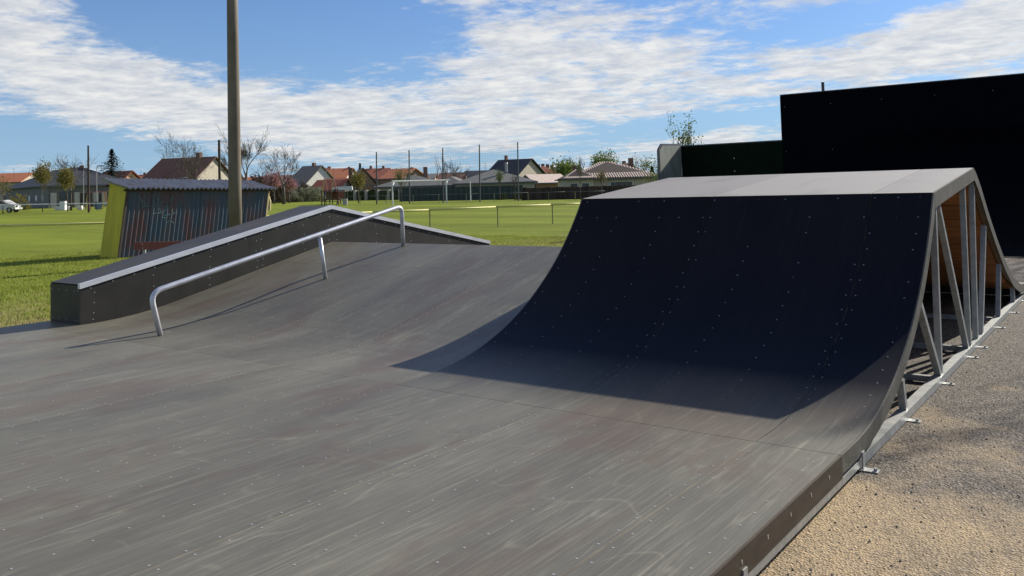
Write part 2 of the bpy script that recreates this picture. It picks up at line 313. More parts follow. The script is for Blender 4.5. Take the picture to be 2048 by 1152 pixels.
def asphalt_mat():
    m = bpy.data.materials.new('asphalt'); m.use_nodes = True; t = m.node_tree; n = t.nodes; l = t.links; b = n['Principled BSDF']
    tcn = n.new('ShaderNodeTexCoord')
    def nz(sc, det, ro=.6):
        x = n.new('ShaderNodeTexNoise'); x.inputs['Scale'].default_value = sc; x.inputs['Detail'].default_value = det; x.inputs['Roughness'].default_value = ro; l.new(tcn.outputs['Object'], x.inputs['Vector']); return x.outputs[0]
    def rg(src, a, b_, c=0, d=1):
        x = n.new('ShaderNodeMapRange'); l.new(src, x.inputs[0]); x.inputs[1].default_value = a; x.inputs[2].default_value = b_; x.inputs[3].default_value = c; x.inputs[4].default_value = d; return x.outputs[0]
    vor = n.new('ShaderNodeTexVoronoi'); vor.inputs['Scale'].default_value = 85; l.new(tcn.outputs['Object'], vor.inputs['Vector'])
    sr = n.new('ShaderNodeSeparateColor'); l.new(vor.outputs['Color'], sr.inputs[0])
    r = n.new('ShaderNodeValToRGB'); el_ = r.color_ramp.elements; el_[0].position = 0; el_[0].color = (.045, .039, .032, 1); el_[1].position = 1; el_[1].color = (.30, .25, .195, 1)
    x = el_.new(.55); x.color = (.115, .098, .078, 1); l.new(sr.outputs[0], r.inputs[0])
    # wind-blown sand lying over it
    pos = n.new('ShaderNodeSeparateXYZ'); l.new(tcn.outputs['Object'], pos.inputs[0])
    m1 = n.new('ShaderNodeMath'); m1.operation = 'ADD'; l.new(rg(pos.outputs[1], -1.5, 3.0, .17, -.13), m1.inputs[0]); l.new(nz(.9, 7, .65), m1.inputs[1])
    sand = rg(m1.outputs[0], .44, .64); sg = rg(nz(70, 3), .38, .6, .35, 1)
    mu = n.new('ShaderNodeMath'); mu.operation = 'MULTIPLY'; l.new(sand, mu.inputs[0]); l.new(sg, mu.inputs[1])
    mx_ = n.new('ShaderNodeMix'); mx_.data_type = 'RGBA'; l.new(mu.outputs[0], mx_.inputs[0]); l.new(r.outputs[0], mx_.inputs[6]); mx_.inputs[7].default_value = (.52, .38, .21, 1)
    l.new(mx_.outputs[2], b.inputs['Base Color']); b.inputs['Roughness'].default_value = .85; b.inputs['Specular IOR Level'].default_value = .25
    bp = n.new('ShaderNodeBump'); bp.inputs['Strength'].default_value = 1.0; bp.inputs['Distance'].default_value = .008
    l.new(vor.outputs['Distance'], bp.inputs['Height']); bp2 = n.new('ShaderNodeBump'); bp2.inputs['Strength'].default_value = .4; bp2.inputs['Distance'].default_value = .02
    l.new(nz(30, 5), bp2.inputs['Height']); l.new(bp.outputs[0], bp2.inputs['Normal']); l.new(bp2.outputs[0], b.inputs['Normal'])
    return m
MT['asphalt'] = asphalt_mat()
MT['pebble'] = mat('pebble', (.16, .13, .10), (.42, .34, .24), .85, 40)

# ------------------------------------------------------------------ helpers
class MB:
    def __init__(s): s.v = []; s.f = []; s.uv = []; s.mi = []
    def face(s, idx, uv=None, mi=0): s.f.append(tuple(idx)); s.uv.append(uv); s.mi.append(mi)
    def box(s, c, d, rz=0, mi=0):
        cx, cy, cz = c; dx, dy, dz = d[0]/2, d[1]/2, d[2]/2; b = len(s.v); co, si = math.cos(rz), math.sin(rz)
        for z in (-dz, dz):
            for x, y in ((-dx, -dy), (dx, -dy), (dx, dy), (-dx, dy)):
                s.v.append((cx+x*co-y*si, cy+x*si+y*co, cz+z))
        for q in ((0, 3, 2, 1), (4, 5, 6, 7), (0, 1, 5, 4), (1, 2, 6, 5), (2, 3, 7, 6), (3, 0, 4, 7)): s.face([b+i for i in q], mi=mi)
        return s
    def bb(s, x0, x1, y0, y1, z0, z1): return s.box(((x0+x1)/2, (y0+y1)/2, (z0+z1)/2), (abs(x1-x0), abs(y1-y0), abs(z1-z0)))
    def beam(s, a, b, w, h, up=(0, 0, 1)):
        a, b = Vector(a), Vector(b); d = (b-a).normalized(); up = Vector(up)
        x = d.cross(up)
        if x.length < 1e-4: x = d.cross(Vector((0, 1, 0)))
        x.normalize(); y = x.cross(d); k = len(s.v)
        for p in (a, b):
            for i, j in ((-1, -1), (1, -1), (1, 1), (-1, 1)): s.v.append(tuple(p+x*i*w/2+y*j*h/2))
        for q in ((0, 1, 2, 3), (7, 6, 5, 4), (0, 4, 5, 1), (1, 5, 6, 2), (2, 6, 7, 3), (3, 7, 4, 0)): s.face([k+i for i in q])
        return s
    def tube(s, pts, rad, n=8, cap=True):
        pts = [Vector(p) for p in pts]; rad = rad if isinstance(rad, (list, tuple)) else [rad]*len(pts)
        k0 = len(s.v); ref = None
        for i, p in enumerate(pts):
            d = (pts[min(i+1, len(pts)-1)]-pts[max(i-1, 0)]).normalized()
            if ref is None:
                ref = d.cross(Vector((0, 0, 1)))
                if ref.length < .1: ref = d.cross(Vector((1, 0, 0)))
            x = (ref-d*ref.dot(d)).normalized(); y = d.cross(x); ref = x
            for j in range(n):
                a = 2*math.pi*j/n; s.v.append(tuple(p+(x*math.cos(a)+y*math.sin(a))*rad[i]))
        for i in range(len(pts)-1):
            for j in range(n):
                a = k0+i*n+j; b = k0+i*n+(j+1) % n; s.face((a, b, b+n, a+n))
        if cap: s.face([k0+j for j in range(n)][::-1]); s.face([k0+(len(pts)-1)*n+j for j in range(n)])
        return s
    def poly(s, pts, mi=0):
        k = len(s.v); s.v += [tuple(p) for p in pts]; s.face(range(k, k+len(pts)), mi=mi); return s
    def prism(s, pts, off):
        """closed polygon pts extruded by vector off"""
        k = len(s.v); n = len(pts); o = Vector(off)
        s.v += [tuple(p) for p in pts]; s.v += [tuple(Vector(p)+o) for p in pts]
        s.face(list(range(k, k+n))[::-1]); s.face(range(k+n, k+2*n))
        for i in range(n): j = (i+1) % n; s.face((k+i, k+j, k+n+j, k+n+i))
        return s
    def strip(s, P, x0, x1, t, down=None, edge=1):
        """sheet of thickness t following profile P=[(y,z,run)] between x0 and x1; UV=(x,run) in metres"""
        n = len(P); k = len(s.v); nor = []
        for i in range(n):
            a = P[max(i-1, 0)]; b = P[min(i+1, n-1)]; dy, dz = b[0]-a[0], b[1]-a[1]; q = math.hypot(dy, dz); nor.append((dz/q, -dy/q))
        for i, (y, z, r) in enumerate(P):
            ny, nz = nor[i]
            for x in (x0, x1): s.v.append((x, y, z))
            for x in (x0, x1): s.v.append((x, y+ny*t, z+nz*t))
        for i in range(n-1):
            a = k+4*i; b = a+4; r0, r1 = P[i][2], P[i+1][2]
            s.face((a, a+1, b+1, b), [(x0, r0), (x1, r0), (x1, r1), (x0, r1)])
            s.face((a+3, a+2, b+2, b+3), mi=edge); s.face((a+2, a, b, b+2), mi=edge); s.face((a+1, a+3, b+3, b+1), mi=edge)
        s.face((k, k+2, k+3, k+1), mi=edge); e_ = k+4*(n-1); s.face((e_, e_+1, e_+3, e_+2), mi=edge)
        return s
    def build(s, name, mats, parent=None, smooth=False, **props):
        me = bpy.data.meshes.new(name); me.from_pydata(s.v, [], s.f)
        mats = mats if isinstance(mats, (list, tuple)) else [mats]
        for m in mats: me.materials.append(MT[m] if isinstance(m, str) else m)
        if any(u is not None for u in s.uv):
            lay = me.uv_layers.new(name='UVMap'); i = 0
            for f, u in zip(s.f, s.uv):
                for j in range(len(f)):
                    if u is not None: lay.data[i].uv = u[j]
                    i += 1
        if len(mats) > 1:
            for p, mi in zip(me.polygons, s.mi): p.material_index = min(mi, len(mats)-1)
        if smooth: me.polygons.foreach_set('use_smooth', [True]*len(me.polygons))
        me.update()
        o = bpy.data.objects.new(name, me); COL.objects.link(o)
        if parent: o.parent = parent
        for a, b in props.items(): o[a] = b
        return o
def thing(name, label, cat, loc=(0, 0, 0), rz=0, group=None):
    o = bpy.data.objects.new(name, None); COL.objects.link(o); o.location = loc; o.rotation_euler = (0, 0, rz)
    o.empty_display_size = .3; o['label'] = label; o['category'] = cat
    if group: o['group'] = group
    return o
def copy_tree(o, parent=None, **kw):
    c = o.copy(); COL.objects.link(c)
    if parent: c.parent = parent
    for ch in o.children: copy_tree(ch, c)
    for a, b in kw.items(): c[a] = b
    return c
# ground height and a point on it seen in pixel column u at forward distance d
_f2 = np.array([math.sin(YAW), math.cos(YAW)]); _r2 = np.array([math.cos(YAW), -math.sin(YAW)])
def gz(x, y):
    v = np.array([x-CAM[0], y-CAM[1]]); fwd = float(v@_f2); rt = float(v@_r2)
    if fwd <= 40: return -.2
    t = max(-.62, min(.4, rt/fwd)); rate = max(0.0, .0035-.011*t)
    return -.2+rate*(min(fwd, 230)-40)
def at(u, d):
    """world x, y of the ground point in column u at forward distance d"""
    D = ray(u, 385); h = D[:2]; k = d/float(h@_f2); return CAM[0]+h[0]*k, CAM[1]+h[1]*k
def zat(u, v, d):
    D = ray(u, v); k = d/float(D[:2]@_f2); return CAM[2]+D[2]*k
def at3(u, d, dz=0):
    x, y = at(u, d); return (x, y, gz(x, y)+dz)

# ------------------------------------------------------------------ ground
def ground():
    radii = [0, 3, 6, 9, 12, 16, 20, 25, 30, 36, 42, 50, 60, 72, 86, 100, 118, 140, 165, 195, 230, 300, 500, 1000, 2500, 5000]; na = 120; v = []; f = []
    for r in radii:
        for j in range(na):
            a = 2*math.pi*j/na; x = CAM[0]+r*math.cos(a); y = CAM[1]+r*math.sin(a); v.append((x, y, gz(x, y)))
    for i in range(len(radii)-1):
        for j in range(na):
            a = i*na+j; b = i*na+(j+1) % na; f.append((a, b, b+na, a+na) if False else (a, a+na, b+na, b))
    mb = MB(); mb.v = v; mb.f = f; mb.uv = [None]*len(f); mb.mi = [0]*len(f)
    return mb.build('grass_field', 'lawn', smooth=True, kind='structure')
ground()
a = MB()
edge = [(-10.4, -14), (40, -14), (40, 60), (-12.3, 60), (-12.3, 24), (-11.2, 17), (-10.6, 10)]
top = [(x, y, -.195) for x, y in edge]
a.prism([(x, y, -.26) for x, y in edge], (0, 0, .065))
a.build('asphalt_pavement', 'asphalt', kind='structure')
# grass blades of the near lawn
def blades():
    rs = np.random.RandomState(3); n = 150000
    x = -10.45-rs.rand(n)**1.25*17; y = -3+rs.rand(n)*23
    cl_ = np.sin(x*2.1+np.sin(y*1.7)*2)+np.sin(y*2.9+np.sin(x*1.3)*2)
    h = (.030+.028*rs.rand(n))*(1+.18*cl_); w = .006+.006*rs.rand(n); a_ = rs.rand(n)*math.pi*2; lx = (rs.rand(n)-.5)*.05; ly = (rs.rand(n)-.5)*.05
    z = np.full(n, -.2)
    v = np.empty((n, 3, 3)); v[:, 0] = np.stack([x-np.cos(a_)*w, y-np.sin(a_)*w, z], 1); v[:, 1] = np.stack([x+np.cos(a_)*w, y+np.sin(a_)*w, z], 1); v[:, 2] = np.stack([x+lx, y+ly, z+h], 1)
    me = bpy.data.meshes.new('grass_blades'); me.vertices.add(n*3); me.loops.add(n*3); me.polygons.add(n)
    me.vertices.foreach_set('co', v.ravel()); me.loops.foreach_set('vertex_index', np.arange(n*3, dtype=np.int32)); me.polygons.foreach_set('loop_start', np.arange(0, n*3, 3, dtype=np.int32)); me.polygons.foreach_set('loop_total', np.full(n, 3, dtype=np.int32))
    me.materials.append(MT['blade']); me.update(); me.validate()
    o = bpy.data.objects.new('grass_blades', me); COL.objects.link(o); o['kind'] = 'stuff'; o['label'] = 'short grass growing on the lawn left of the ramp'; o['category'] = 'grass'
def tufts():
    rs = random.Random(8); mb = MB()
    for i in range(420):
        y = -4+rs.random()*13; x = -10.43-abs(rs.gauss(0, .08)); n = rs.randint(4, 9)
        for j in range(n):
            a_ = rs.random()*6.28; h = .05+rs.random()*.09; w = .005; bx, by = x+rs.gauss(0, .02), y+rs.gauss(0, .03); k = len(mb.v)
            mb.v += [(bx-math.cos(a_)*w, by-math.sin(a_)*w, -.2), (bx+math.cos(a_)*w, by+math.sin(a_)*w, -.2), (bx+math.cos(a_)*h*.4, by+math.sin(a_)*h*.4, -.2+h)]; mb.face((k, k+1, k+2))
    mb.build('edge_tufts', 'blade', kind='stuff', label='longer grass tufts along the left edge of the deck', category='grass')
tufts()
blades()
def pebbles():
    rs = random.Random(11); mb = MB()
    for i in range(3600):
        x = .04+rs.random()**1.2*4.2; y = -2.2+rs.random()*9.5
        if rs.random() < .12: x = -3.3+rs.random()*3.2; y = 1.4+rs.random()*5.5
        r = .0028+rs.random()**3*.0075; k = len(mb.v); z = -.195; a0 = rs.random()*6
        for j in range(4): mb.v.append((x+r*math.cos(a0+j*1.571)*(.7+.5*rs.random()), y+r*math.sin(a0+j*1.571)*(.7+.5*rs.random()), z+r*.3))
        mb.v.append((x, y, z+r*(.8+.4*rs.random())))
        for j in range(4): mb.face((k+j, k+(j+1) % 4, k+4))
    mb.build('loose_grit', 'pebble', kind='stuff', label='loose grit scattered on the asphalt beside the ramp', category='grit')
pebbles()

# ------------------------------------------------------------------ skate deck: floor and banked funbox
def prof_arc(y0, y1, fn, n=18, r0=None):
    P = []; r = y0 if r0 is None else r0; py = pz = None
    for i in range(n+1):
        y = y0+(y1-y0)*i/n; z = fn(y)
        if py is not None: r += math.hypot(y-py, z-pz)
        P.append((y, z, r)); py, pz = y, z
    return P
QR, QY0, LIP_Y, LIP_Z = 3.25, .25, 2.935, 1.42
def qz(y): return 0 if y < QY0 else QR-math.sqrt(max(QR*QR-(y-QY0)**2, 0))
LIP_Z = qz(LIP_Y)
def bz(y):
    if y < .45: return 0
    if y < 1.65: return (y-.45)**2/(2*5.6)
    if y <= 4.5: return .1286+(y-1.65)*.2215
    t = 9.0-y
    return bz(t) if y < 8.9 else 0
RIDGE_Y, RIDGE_Z = 5.07, 1.63
_ry = [5.07, 5.11, 5.36, 5.87, 6.41, 7.04, 7.73, 8.43, 9.1]; _rz = [1.63, 1.615, 1.50, 1.155, .83, .49, .21, .05, .0]
def rzf(y): return float(np.interp(y, _ry, _rz))
def rz_s(y):  # smoothed
    return (rzf(y-.12)+rzf(y)+rzf(y+.12))/3 if y > 5.25 else rzf(y)
deck = thing('skate_deck', 'wide dark plywood skate floor rising into a low bank, scuffed and screwed down', 'skate floor', (0, 0, -.2))
INV = Matrix.Translation((0, 0, .2))
def dp(mb, *a, **k):   # child of deck: shift geometry so world coordinates hold
    o = mb.build(*a, **k); o.parent = deck; o.location = (0, 0, .2); return o
XS = [-10.15, -9.5, -8, -6.5, -5, -3.5, -1.99, -.49, 0]; G = .0022
for i in range(len(XS)-1):
    for y0, y1 in ((-6.5, -3.5), (-3.5, 0)):
        dp(MB().strip([(y0+G, 0, y0+G), ((y0+y1)/2, 0, (y0+y1)/2), (y1-G, 0, y1-G)], XS[i]+G, XS[i+1]-G, .012), 'floor_panel', ['deck', 'edge'])
for i in range(5):
    for y0, y1 in ((0, 3.45), (3.45, 4.5), (4.5, 6.9), (6.9, 9.0)):
        dp(MB().strip(prof_arc(y0+G, y1-G, bz, 16 if y0 == 0 else 6), XS[i]+G, XS[i+1]-G, .012), 'bank_panel', ['deck', 'edge'])
def screw(mb, p, n, r=.007):
    n = Vector(n).normalized(); p = Vector(p)+n*.0012; x = n.cross(Vector((.3, .9, .1))).normalized(); y = n.cross(x); k = len(mb.v)
    for j in range(6): mb.v.append(tuple(p+(x*math.cos(j*1.0472)+y*math.sin(j*1.0472))*r))
    mb.v.append(tuple(p+n*.0006))
    for j in range(6): mb.face((k+j, k+(j+1) % 6, k+6))
sc = MB(); rs = random.Random(5)
def cols(x0, x1):
    c = []
    for x in XS[1:-1]:
        if x0 < x < x1: c += [x-.036, x+.036]
    x = x0+.09; c.append(x); c.append(x1-.09 if x1 < 0 else -.09)
    for s_ in (-1, -1.5, -2.5, -3, -4, -4.5, -5.5, -6, -7, -7.5, -8.5, -9):
        if x0+.2 < s_ < x1-.1: c.append(s_)
    return c
for x in cols(-10.15, 0):
    for j in range(34):
        y = -.2-.1745*j
        screw(sc, (x+rs.gauss(0, .002), y, 0), (0, 0, 1))
for x in cols(-9.36, -3.5):
    run = .2
    for j in range(27):
        y = .12+.17*j
        if y < 4.4: screw(sc, (x+rs.gauss(0, .002), y, bz(y)), (0, -(bz(y+.01)-bz(y-.01))/.02, 1))
dp(sc, 'screws', 'screw', kind='stuff')
dp(MB().bb(0.0005, .0125, -6, -.002, -.125, -.002), 'skirt_board', 'skirt')
dp(MB().bb(-.03, .010, -6, .35, -.168, -.128), 'bottom_angle', 'galv')
dp(MB().bb(-10.165, -10.152, -6, 9, -.19, -.002), 'skirt_board', 'skirt')
for y in (-5.5, -3.5, -1.5, .1):
    m_ = MB().bb(-10.1, -.04, y-.03, y+.03, -.13, -.06); dp(m_, 'cross_beam', 'galv')
m_ = MB()
for y in (-4.6, -3.0, -1.47, .41):
    mb = MB(); mb.bb(.011, .105, y-.035, y+.035, -.194, -.188); mb.bb(.013, .021, y-.022, y+.022, -.186, -.085); mb.tube([(.085, y, -.186), (.085, y, -.172)], .012, 6)
    dp(mb, 'foot_bracket', 'galv')
for y in (-2.9,):
    pass
sk = MB()
for j in range(12):
    y = -.25-.31*j
    for z in (-.03,): sk.bb(.0125, .0145, y-.0045, y+.0045, -.062, -.044)
dp(sk, 'skirt_screws', 'screw', kind='stuff')

# ------------------------------------------------------------------ jump ramp (quarter, sloping top, rear run)
jr = thing('jump_ramp', 'tall dark plywood quarter ramp on an open galvanised frame, sloping top edge', 'skate ramp', (-1.75, 3.0, -.2))
def jp(mb, *a, **k):
    o = mb.build(*a, **k); o.parent = jr; o.location = (1.75, -3.0, .2); return o
JX = [-3.5, -1.99, -.49, 0]
def topz(y): return LIP_Z+(RIDGE_Z-LIP_Z)*(y-LIP_Y)/(RIDGE_Y-LIP_Y)
for i in range(3):
    x0, x1 = JX[i]+(G if i else 0), JX[i+1]-(G if i < 2 else 0)
    jp(MB().strip(prof_arc(G, LIP_Y, qz, 40), x0, x1, .014), 'ramp_panel', ['deck_shade', 'ledge'], smooth=False)
    jp(MB().strip([(LIP_Y+.002, topz(LIP_Y)+.003, 10), (LIP_Y+.085, topz(LIP_Y+.085)+.003, 10.09)], x0, x1, .012), 'lip_strip', ['deck_glare', 'edge'])
    jp(MB().strip([(LIP_Y+.09, topz(LIP_Y+.09)+.003, 10.1), (4, topz(4)+.003, 11.1), (RIDGE_Y, RIDGE_Z+.003, 12.2)], x0, x1, .012), 'top_panel', ['deck_glare', 'edge'])
    jp(MB().strip(prof_arc(RIDGE_Y+.003, 9.1, rz_s, 30, 20), x0, x1, .014), 'rear_panel', ['deck', 'edge'])
for o in jr.children:
    if o.name.startswith('ramp_panel') or o.name.startswith('rear_panel'):
        o.data.polygons.foreach_set('use_smooth', [True]*len(o.data.polygons))
        o.data.set_sharp_from_angle(angle=R(35))
qs = MB()
def qn(y):
    d = (qz(y+.005)-qz(y-.005))/.01; return (0, -d, 1)
arc = []; y = QY0-.16; s_ = 0
tab = prof_arc(0, LIP_Y, qz, 600, 0)
tot = tab[-1][2]; tgt = [tot-.045, tot-.245] + [tot-.245-.175*k for k in range(1, 16)]
rows = [tab[min(range(len(tab)), key=lambda i: abs(tab[i][2]-t_))] for t_ in tgt]
for ri, (y, z, _) in enumerate(rows):
    cs = [-.09, -.455, -.527, -1, -1.5, -1.955, -2.03, -2.5, -3, -3.42]
    if ri < 2: cs += [-.26, -.77, -1.25, -1.75, -2.29, -2.79, -3.23]
    for x in cs: screw(qs, (x+rs.gauss(0, .003), y+rs.gauss(0, .002), qz(y)), qn(y), .0068)
jp(qs, 'ramp_screws', 'screwdark', kind='stuff')
# side profile boards (curved strips under the riding surface)
def band(P, x0, x1, t, name, mt):
    mb = MB(); mb.strip(P, x0, x1, t, edge=0); return jp(mb, name, mt)
qp = prof_arc(.0, LIP_Y, qz, 40)
def offs(P, t):
    q = []
    for i, (y, z, r) in enumerate(P):
        a_ = P[max(i-1, 0)]; b_ = P[min(i+1, len(P)-1)]; dy, dz = b_[0]-a_[0], b_[1]-a_[1]; h = math.hypot(dy, dz); q.append((y+dz/h*t, z-dy/h*t, r))
    return q
for x0, x1 in ((-.0, .012), (-3.512, -3.5)):
    band(offs(qp, .001), x0+.0005, x1, .105, 'side_profile', 'profile')
    band([(LIP_Y+.012, topz(LIP_Y), 0), (RIDGE_Y-.01, RIDGE_Z, 2)], x0+.001, x1+.001, .13, 'side_profile', 'profile')
    band(offs(prof_arc(RIDGE_Y+.01, 9.05, rz_s, 30), .001), x0+.0015, x1+.0015, .115, 'side_profile', 'profile')
ps = MB()
for P in (offs(qp, .06), [(LIP_Y+.05+k*.2, topz(LIP_Y+.05+k*.2)-.06, k*.2) for k in range(10)], offs(prof_arc(RIDGE_Y+.05, 9, rz_s, 60), .06)):
    last = -1
    for (y, z, r) in P:
        if r-last > .17 or last < 0: screw(ps, (.0125, y, z), (1, 0, 0), .006); last = r
jp(ps, 'profile_screws', 'screwdark', kind='stuff')
# galvanised frames
ST = [((1.64, .10), (1.70, -.13)), ((2.36, .56), (3.0, -.135)), ((3.13, 1.30), (3.03, -.13)), ((3.28, 1.33), (4.37, -.135)), ((4.62, 1.50), (4.50, -.135)), ((5.2, 1.51), (4.92, -.135)), ((5.86, .98), (5.24, -.135)), ((6.84, .46), (6.55, -.135)), ((7.95, .06), (7.93, -.135))]
for fi, X0 in enumerate((-.035, -1.75, -3.46)):
    jp(MB().beam((X0, .36, -.157), (X0, 9.0, -.157), .075, .06), 'base_tube', 'galv')
    for (a_, b_) in ST:
        jp(MB().beam((X0+.0, a_[0], a_[1]), (X0, b_[0], b_[1]), .05, .05, (1, 0, 0)), 'strut', 'galv')
for y in (2.95, 4.45, 6.5):
    jp(MB().beam((-3.42, y, -.158), (-.075, y, -.158), .05, .05), 'cross_tube', 'galv')
for y in (1.66, 2.975, 4.235, 4.81, 6.14, 7.4, 8.6):
    mb = MB(); mb.bb(-.02, .090, y-.035, y+.035, -.194, -.188); mb.tube([(.065, y, -.187), (.065, y, -.174)], .011, 6); jp(mb, 'foot_plate', 'galv')
sp_ = [(-3.516, y, z-.13) for y, z, _ in prof_arc(1.2, LIP_Y, qz, 12)]+[(-3.516, RIDGE_Y, RIDGE_Z-.13)]+[(-3.516, y, z-.13) for y, z, _ in prof_arc(5.3, 7.9, rz_s, 12)]+[(-3.516, 7.9, -.18), (-3.516, 1.2, -.18)]
jp(MB().prism(sp_, (.010, 0, 0)), 'light_block_side', 'ledge')  # unseen board, added to keep light out from under the ramp
jp(MB().bb(-3.50, -.001, 9.102, 9.115, -.193, -.001), 'toe_board', 'ledge')
# joist boards on the inner side of the surfaces
tabr = prof_arc(RIDGE_Y+.02, 9.0, rz_s, 500, 0); k = .14
while k < tabr[-1][2]-.25:
    i = min(range(len(tabr)), key=lambda q: abs(tabr[q][2]-k)); y, z, _ = tabr[i]; y2, z2, _ = tabr[i+8]; dy, dz = y2-y, z2-z; h = math.hypot(dy, dz); ny, nz_ = dz/h, -dy/h
    off = .014+.032
    jp(MB().beam((-3.44, y+ny*off, z+nz_*off), (-.075, y+ny*off, z+nz_*off), .148, .05, (0, -ny, -nz_)) , 'plank', 'plank')
    k += .155
tabq = prof_arc(.9, LIP_Y-.02, qz, 300, 0); k = .15
while k < tabq[-1][2]:
    i = min(range(len(tabq)-6), key=lambda q: abs(tabq[q][2]-k)); y, z, _ = tabq[i]; y2, z2, _ = tabq[i+5]; dy, dz = y2-y, z2-z; h = math.hypot(dy, dz); ny, nz_ = dz/h, -dy/h
    jp(MB().beam((-3.44, y+ny*.046, z+nz_*.046), (-.075, y+ny*.046, z+nz_*.046), .07, .05, (0, -ny, -nz_)), 'joist', 'plank'); k += .3
for y in (3.2, 3.6, 4.0, 4.4, 4.8):
    jp(MB().bb(-3.44, -.075, y-.05, y+.05, topz(y)-.075, topz(y)-.014), 'plank', 'plank')

# ------------------------------------------------------------------ grind ledge
gl = thing('grind_ledge', 'long dark plywood ledge box peaked in the middle with a bright steel edge', 'grind box', (-9.75, .37, 0))
def gp(mb, *a, **k):
    o = mb.build(*a, **k); o.parent = gl; o.location = (9.75, -.37, 0); return o
LX0, LX1 = -10.13, -9.365; LY = [.37, 4.5, 8.67]; LZ = [.505, 1.355, .485]
def lz(y): return float(np.interp(y, LY, LZ))
for y0, y1 in ((.37, 2.9), (2.9, 4.5), (4.5, 6.25), (6.25, 8.67)):
    for (xa, nm) in ((LX1-.012, 'side_panel'), (LX0, 'side_panel')):
        n = 8; bot = [(xa, y0+.0015+(y1-y0-.003)*i/n, bz(y0+(y1-y0)*i/n)+.002) for i in range(n+1)]
        gp(MB().prism(bot+[(xa, y1-.0015, lz(y1)-.014), (xa, y0+.0015, lz(y0)-.014)], (.012, 0, 0)), nm, 'ledge')
    gp(MB().strip([(y0+.001, lz(y0), y0), (y1-.001, lz(y1), y1)], LX0-.012, LX1-.03, .014), 'top_panel', ['deck_glare2' if False else 'ledge_top', 'ledge']) if 'ledge_top' in MT else None
MT['ledge_top'] = deck_mat('ledge_top_plywood', .36, (.030, .028, .027), .5)
for y0, y1 in ((.37, 2.9), (2.9, 4.5), (4.5, 6.25), (6.25, 8.67)):
    gp(MB().strip([(y0+.001, lz(y0), y0), (y1-.001, lz(y1), y1)], LX0-.012, LX1-.035, .014), 'top_panel', ['ledge_top', 'ledge'])
gp(MB().bb(LX0-.001, LX1+.001, .357, .369, .002, .488), 'end_panel', 'ledge')
gp(MB().bb(LX0-.001, LX1+.001, 8.671, 8.683, .05, .47), 'end_panel', 'ledge')
for (y0, y1) in ((.352, 4.499), (4.501, 8.69)):
    za, zb = lz(y0)+.006, lz(y1)+.006
    gp(MB().prism([(LX1-.034, y0, za), (LX1+.02, y0, za), (LX1+.02, y0, za-.062), (LX1-.034, y0, za-.062)][::-1], (0, y1-y0, zb-za)), 'steel_edge', 'coping')
ls = MB()
for j in range(29):
    y = .5+.29*j
    if y < 8.5: screw(ls, (LX1+.0005, y, lz(y)-.085), (1, 0, 0), .009)
for y in (.52, 1.35, 2.2, 3.0, 3.1, 3.9, 4.42, 4.6, 5.5, 6.15, 6.35, 7.4):
    for q in (.28, .52, .76, .93):
        z = bz(y)+(lz(y)-bz(y))*(1-q) if q < .9 else bz(y)+.05
        if lz(y)-bz(y) > .25: screw(ls, (LX1+.0005, y+.04*rs.random(), z), (1, 0, 0), .008)
for x in (-10.08, -9.9, -9.7, -9.5, -9.41):
    for z in (.42, .05): screw(ls, (x, .3565, z), (0, -1, 0), .008)
gp(ls, 'screws', 'screw', kind='stuff')

# ------------------------------------------------------------------ grind rail
gr = thing('grind_rail', 'round galvanised grind rail on three posts rising along the bank', 'grind rail', (-7.62, .39, 0))
RX = -7.62
def bend(a_, b_, c_, r, n=7):
    a_, b_, c_ = Vector(a_), Vector(b_), Vector(c_); p0 = b_+(a_-b_).normalized()*r; p2 = b_+(c_-b_).normalized()*r
    return [p0*(1-t)**2+b_*2*t*(1-t)+p2*t*t for t in [i/n for i in range(n+1)]]
A_, B_, C_, D_ = (RX, .405, .004), (RX, .285, .500), (RX, 4.36, 1.335), (RX, 4.375, bz(4.375))
pts = [Vector(A_)]+bend(A_, B_, C_, .15)+bend(B_, C_, D_, .12)+[Vector(D_)]
for nm, mb in (('rail_bar', MB().tube([p-Vector((RX, .39, 0)) for p in pts], .031, 14)), ('rail_post', MB().tube([(0, 2.76-.39, .955), (0, 2.845-.39, bz(2.845))], .027, 12))):
    mb.build(nm, 'rail', gr, smooth=True)
for (y, z) in ((.405, 0), (2.845, bz(2.845)), (4.375, bz(4.375))):
    pass

# ------------------------------------------------------------------ high board wall behind
wy = 23.5
hw = thing('board_wall', 'tall black panel wall standing behind the jump ramp', 'wall', (-4, wy, -.2))
def wp(mb, *a, **k):
    o = mb.build(*a, **k); o.parent = hw; o.location = (4, -wy, .2); return o
x = -8.38
while x < 7:
    x1 = x+1.55
    for z0, z1 in ((-.193, 1.3), (1.304, 2.85), (2.854, 4.40)): wp(MB().bb(x+.002, x1-.002, wy, wy+.03, z0, z1), 'panel', 'wallboard')
    wp(MB().bb(x-.03, x+.03, wy+.035, wy+.10, -.2, 4.38), 'frame_post', 'trim'); x = x1
wp(MB().bb(-8.40, 7.4, wy-.01, wy+.05, 4.402, 4.43), 'top_rail', 'trim')
wp(MB().bb(-8.37, 7.38, wy+.0305, wy+.034, -.193, 4.40), 'gap_light_block', 'wallboard')  # hidden sheet added to stop sun leaking between the panels
ws = MB()
for i in range(10):
    for j in range(3): screw(ws, (-8.3+i*1.55+rs.random()*.05, wy-.001, 1.0+j*1.5), (0, -1, 0), .012)
wp(ws, 'screws', 'screwdark', kind='stuff')
bk = thing('wall_bank', 'wide dark curved bank running up to the foot of the tall black wall', 'skate ramp', (-2, 19.5, -.2))
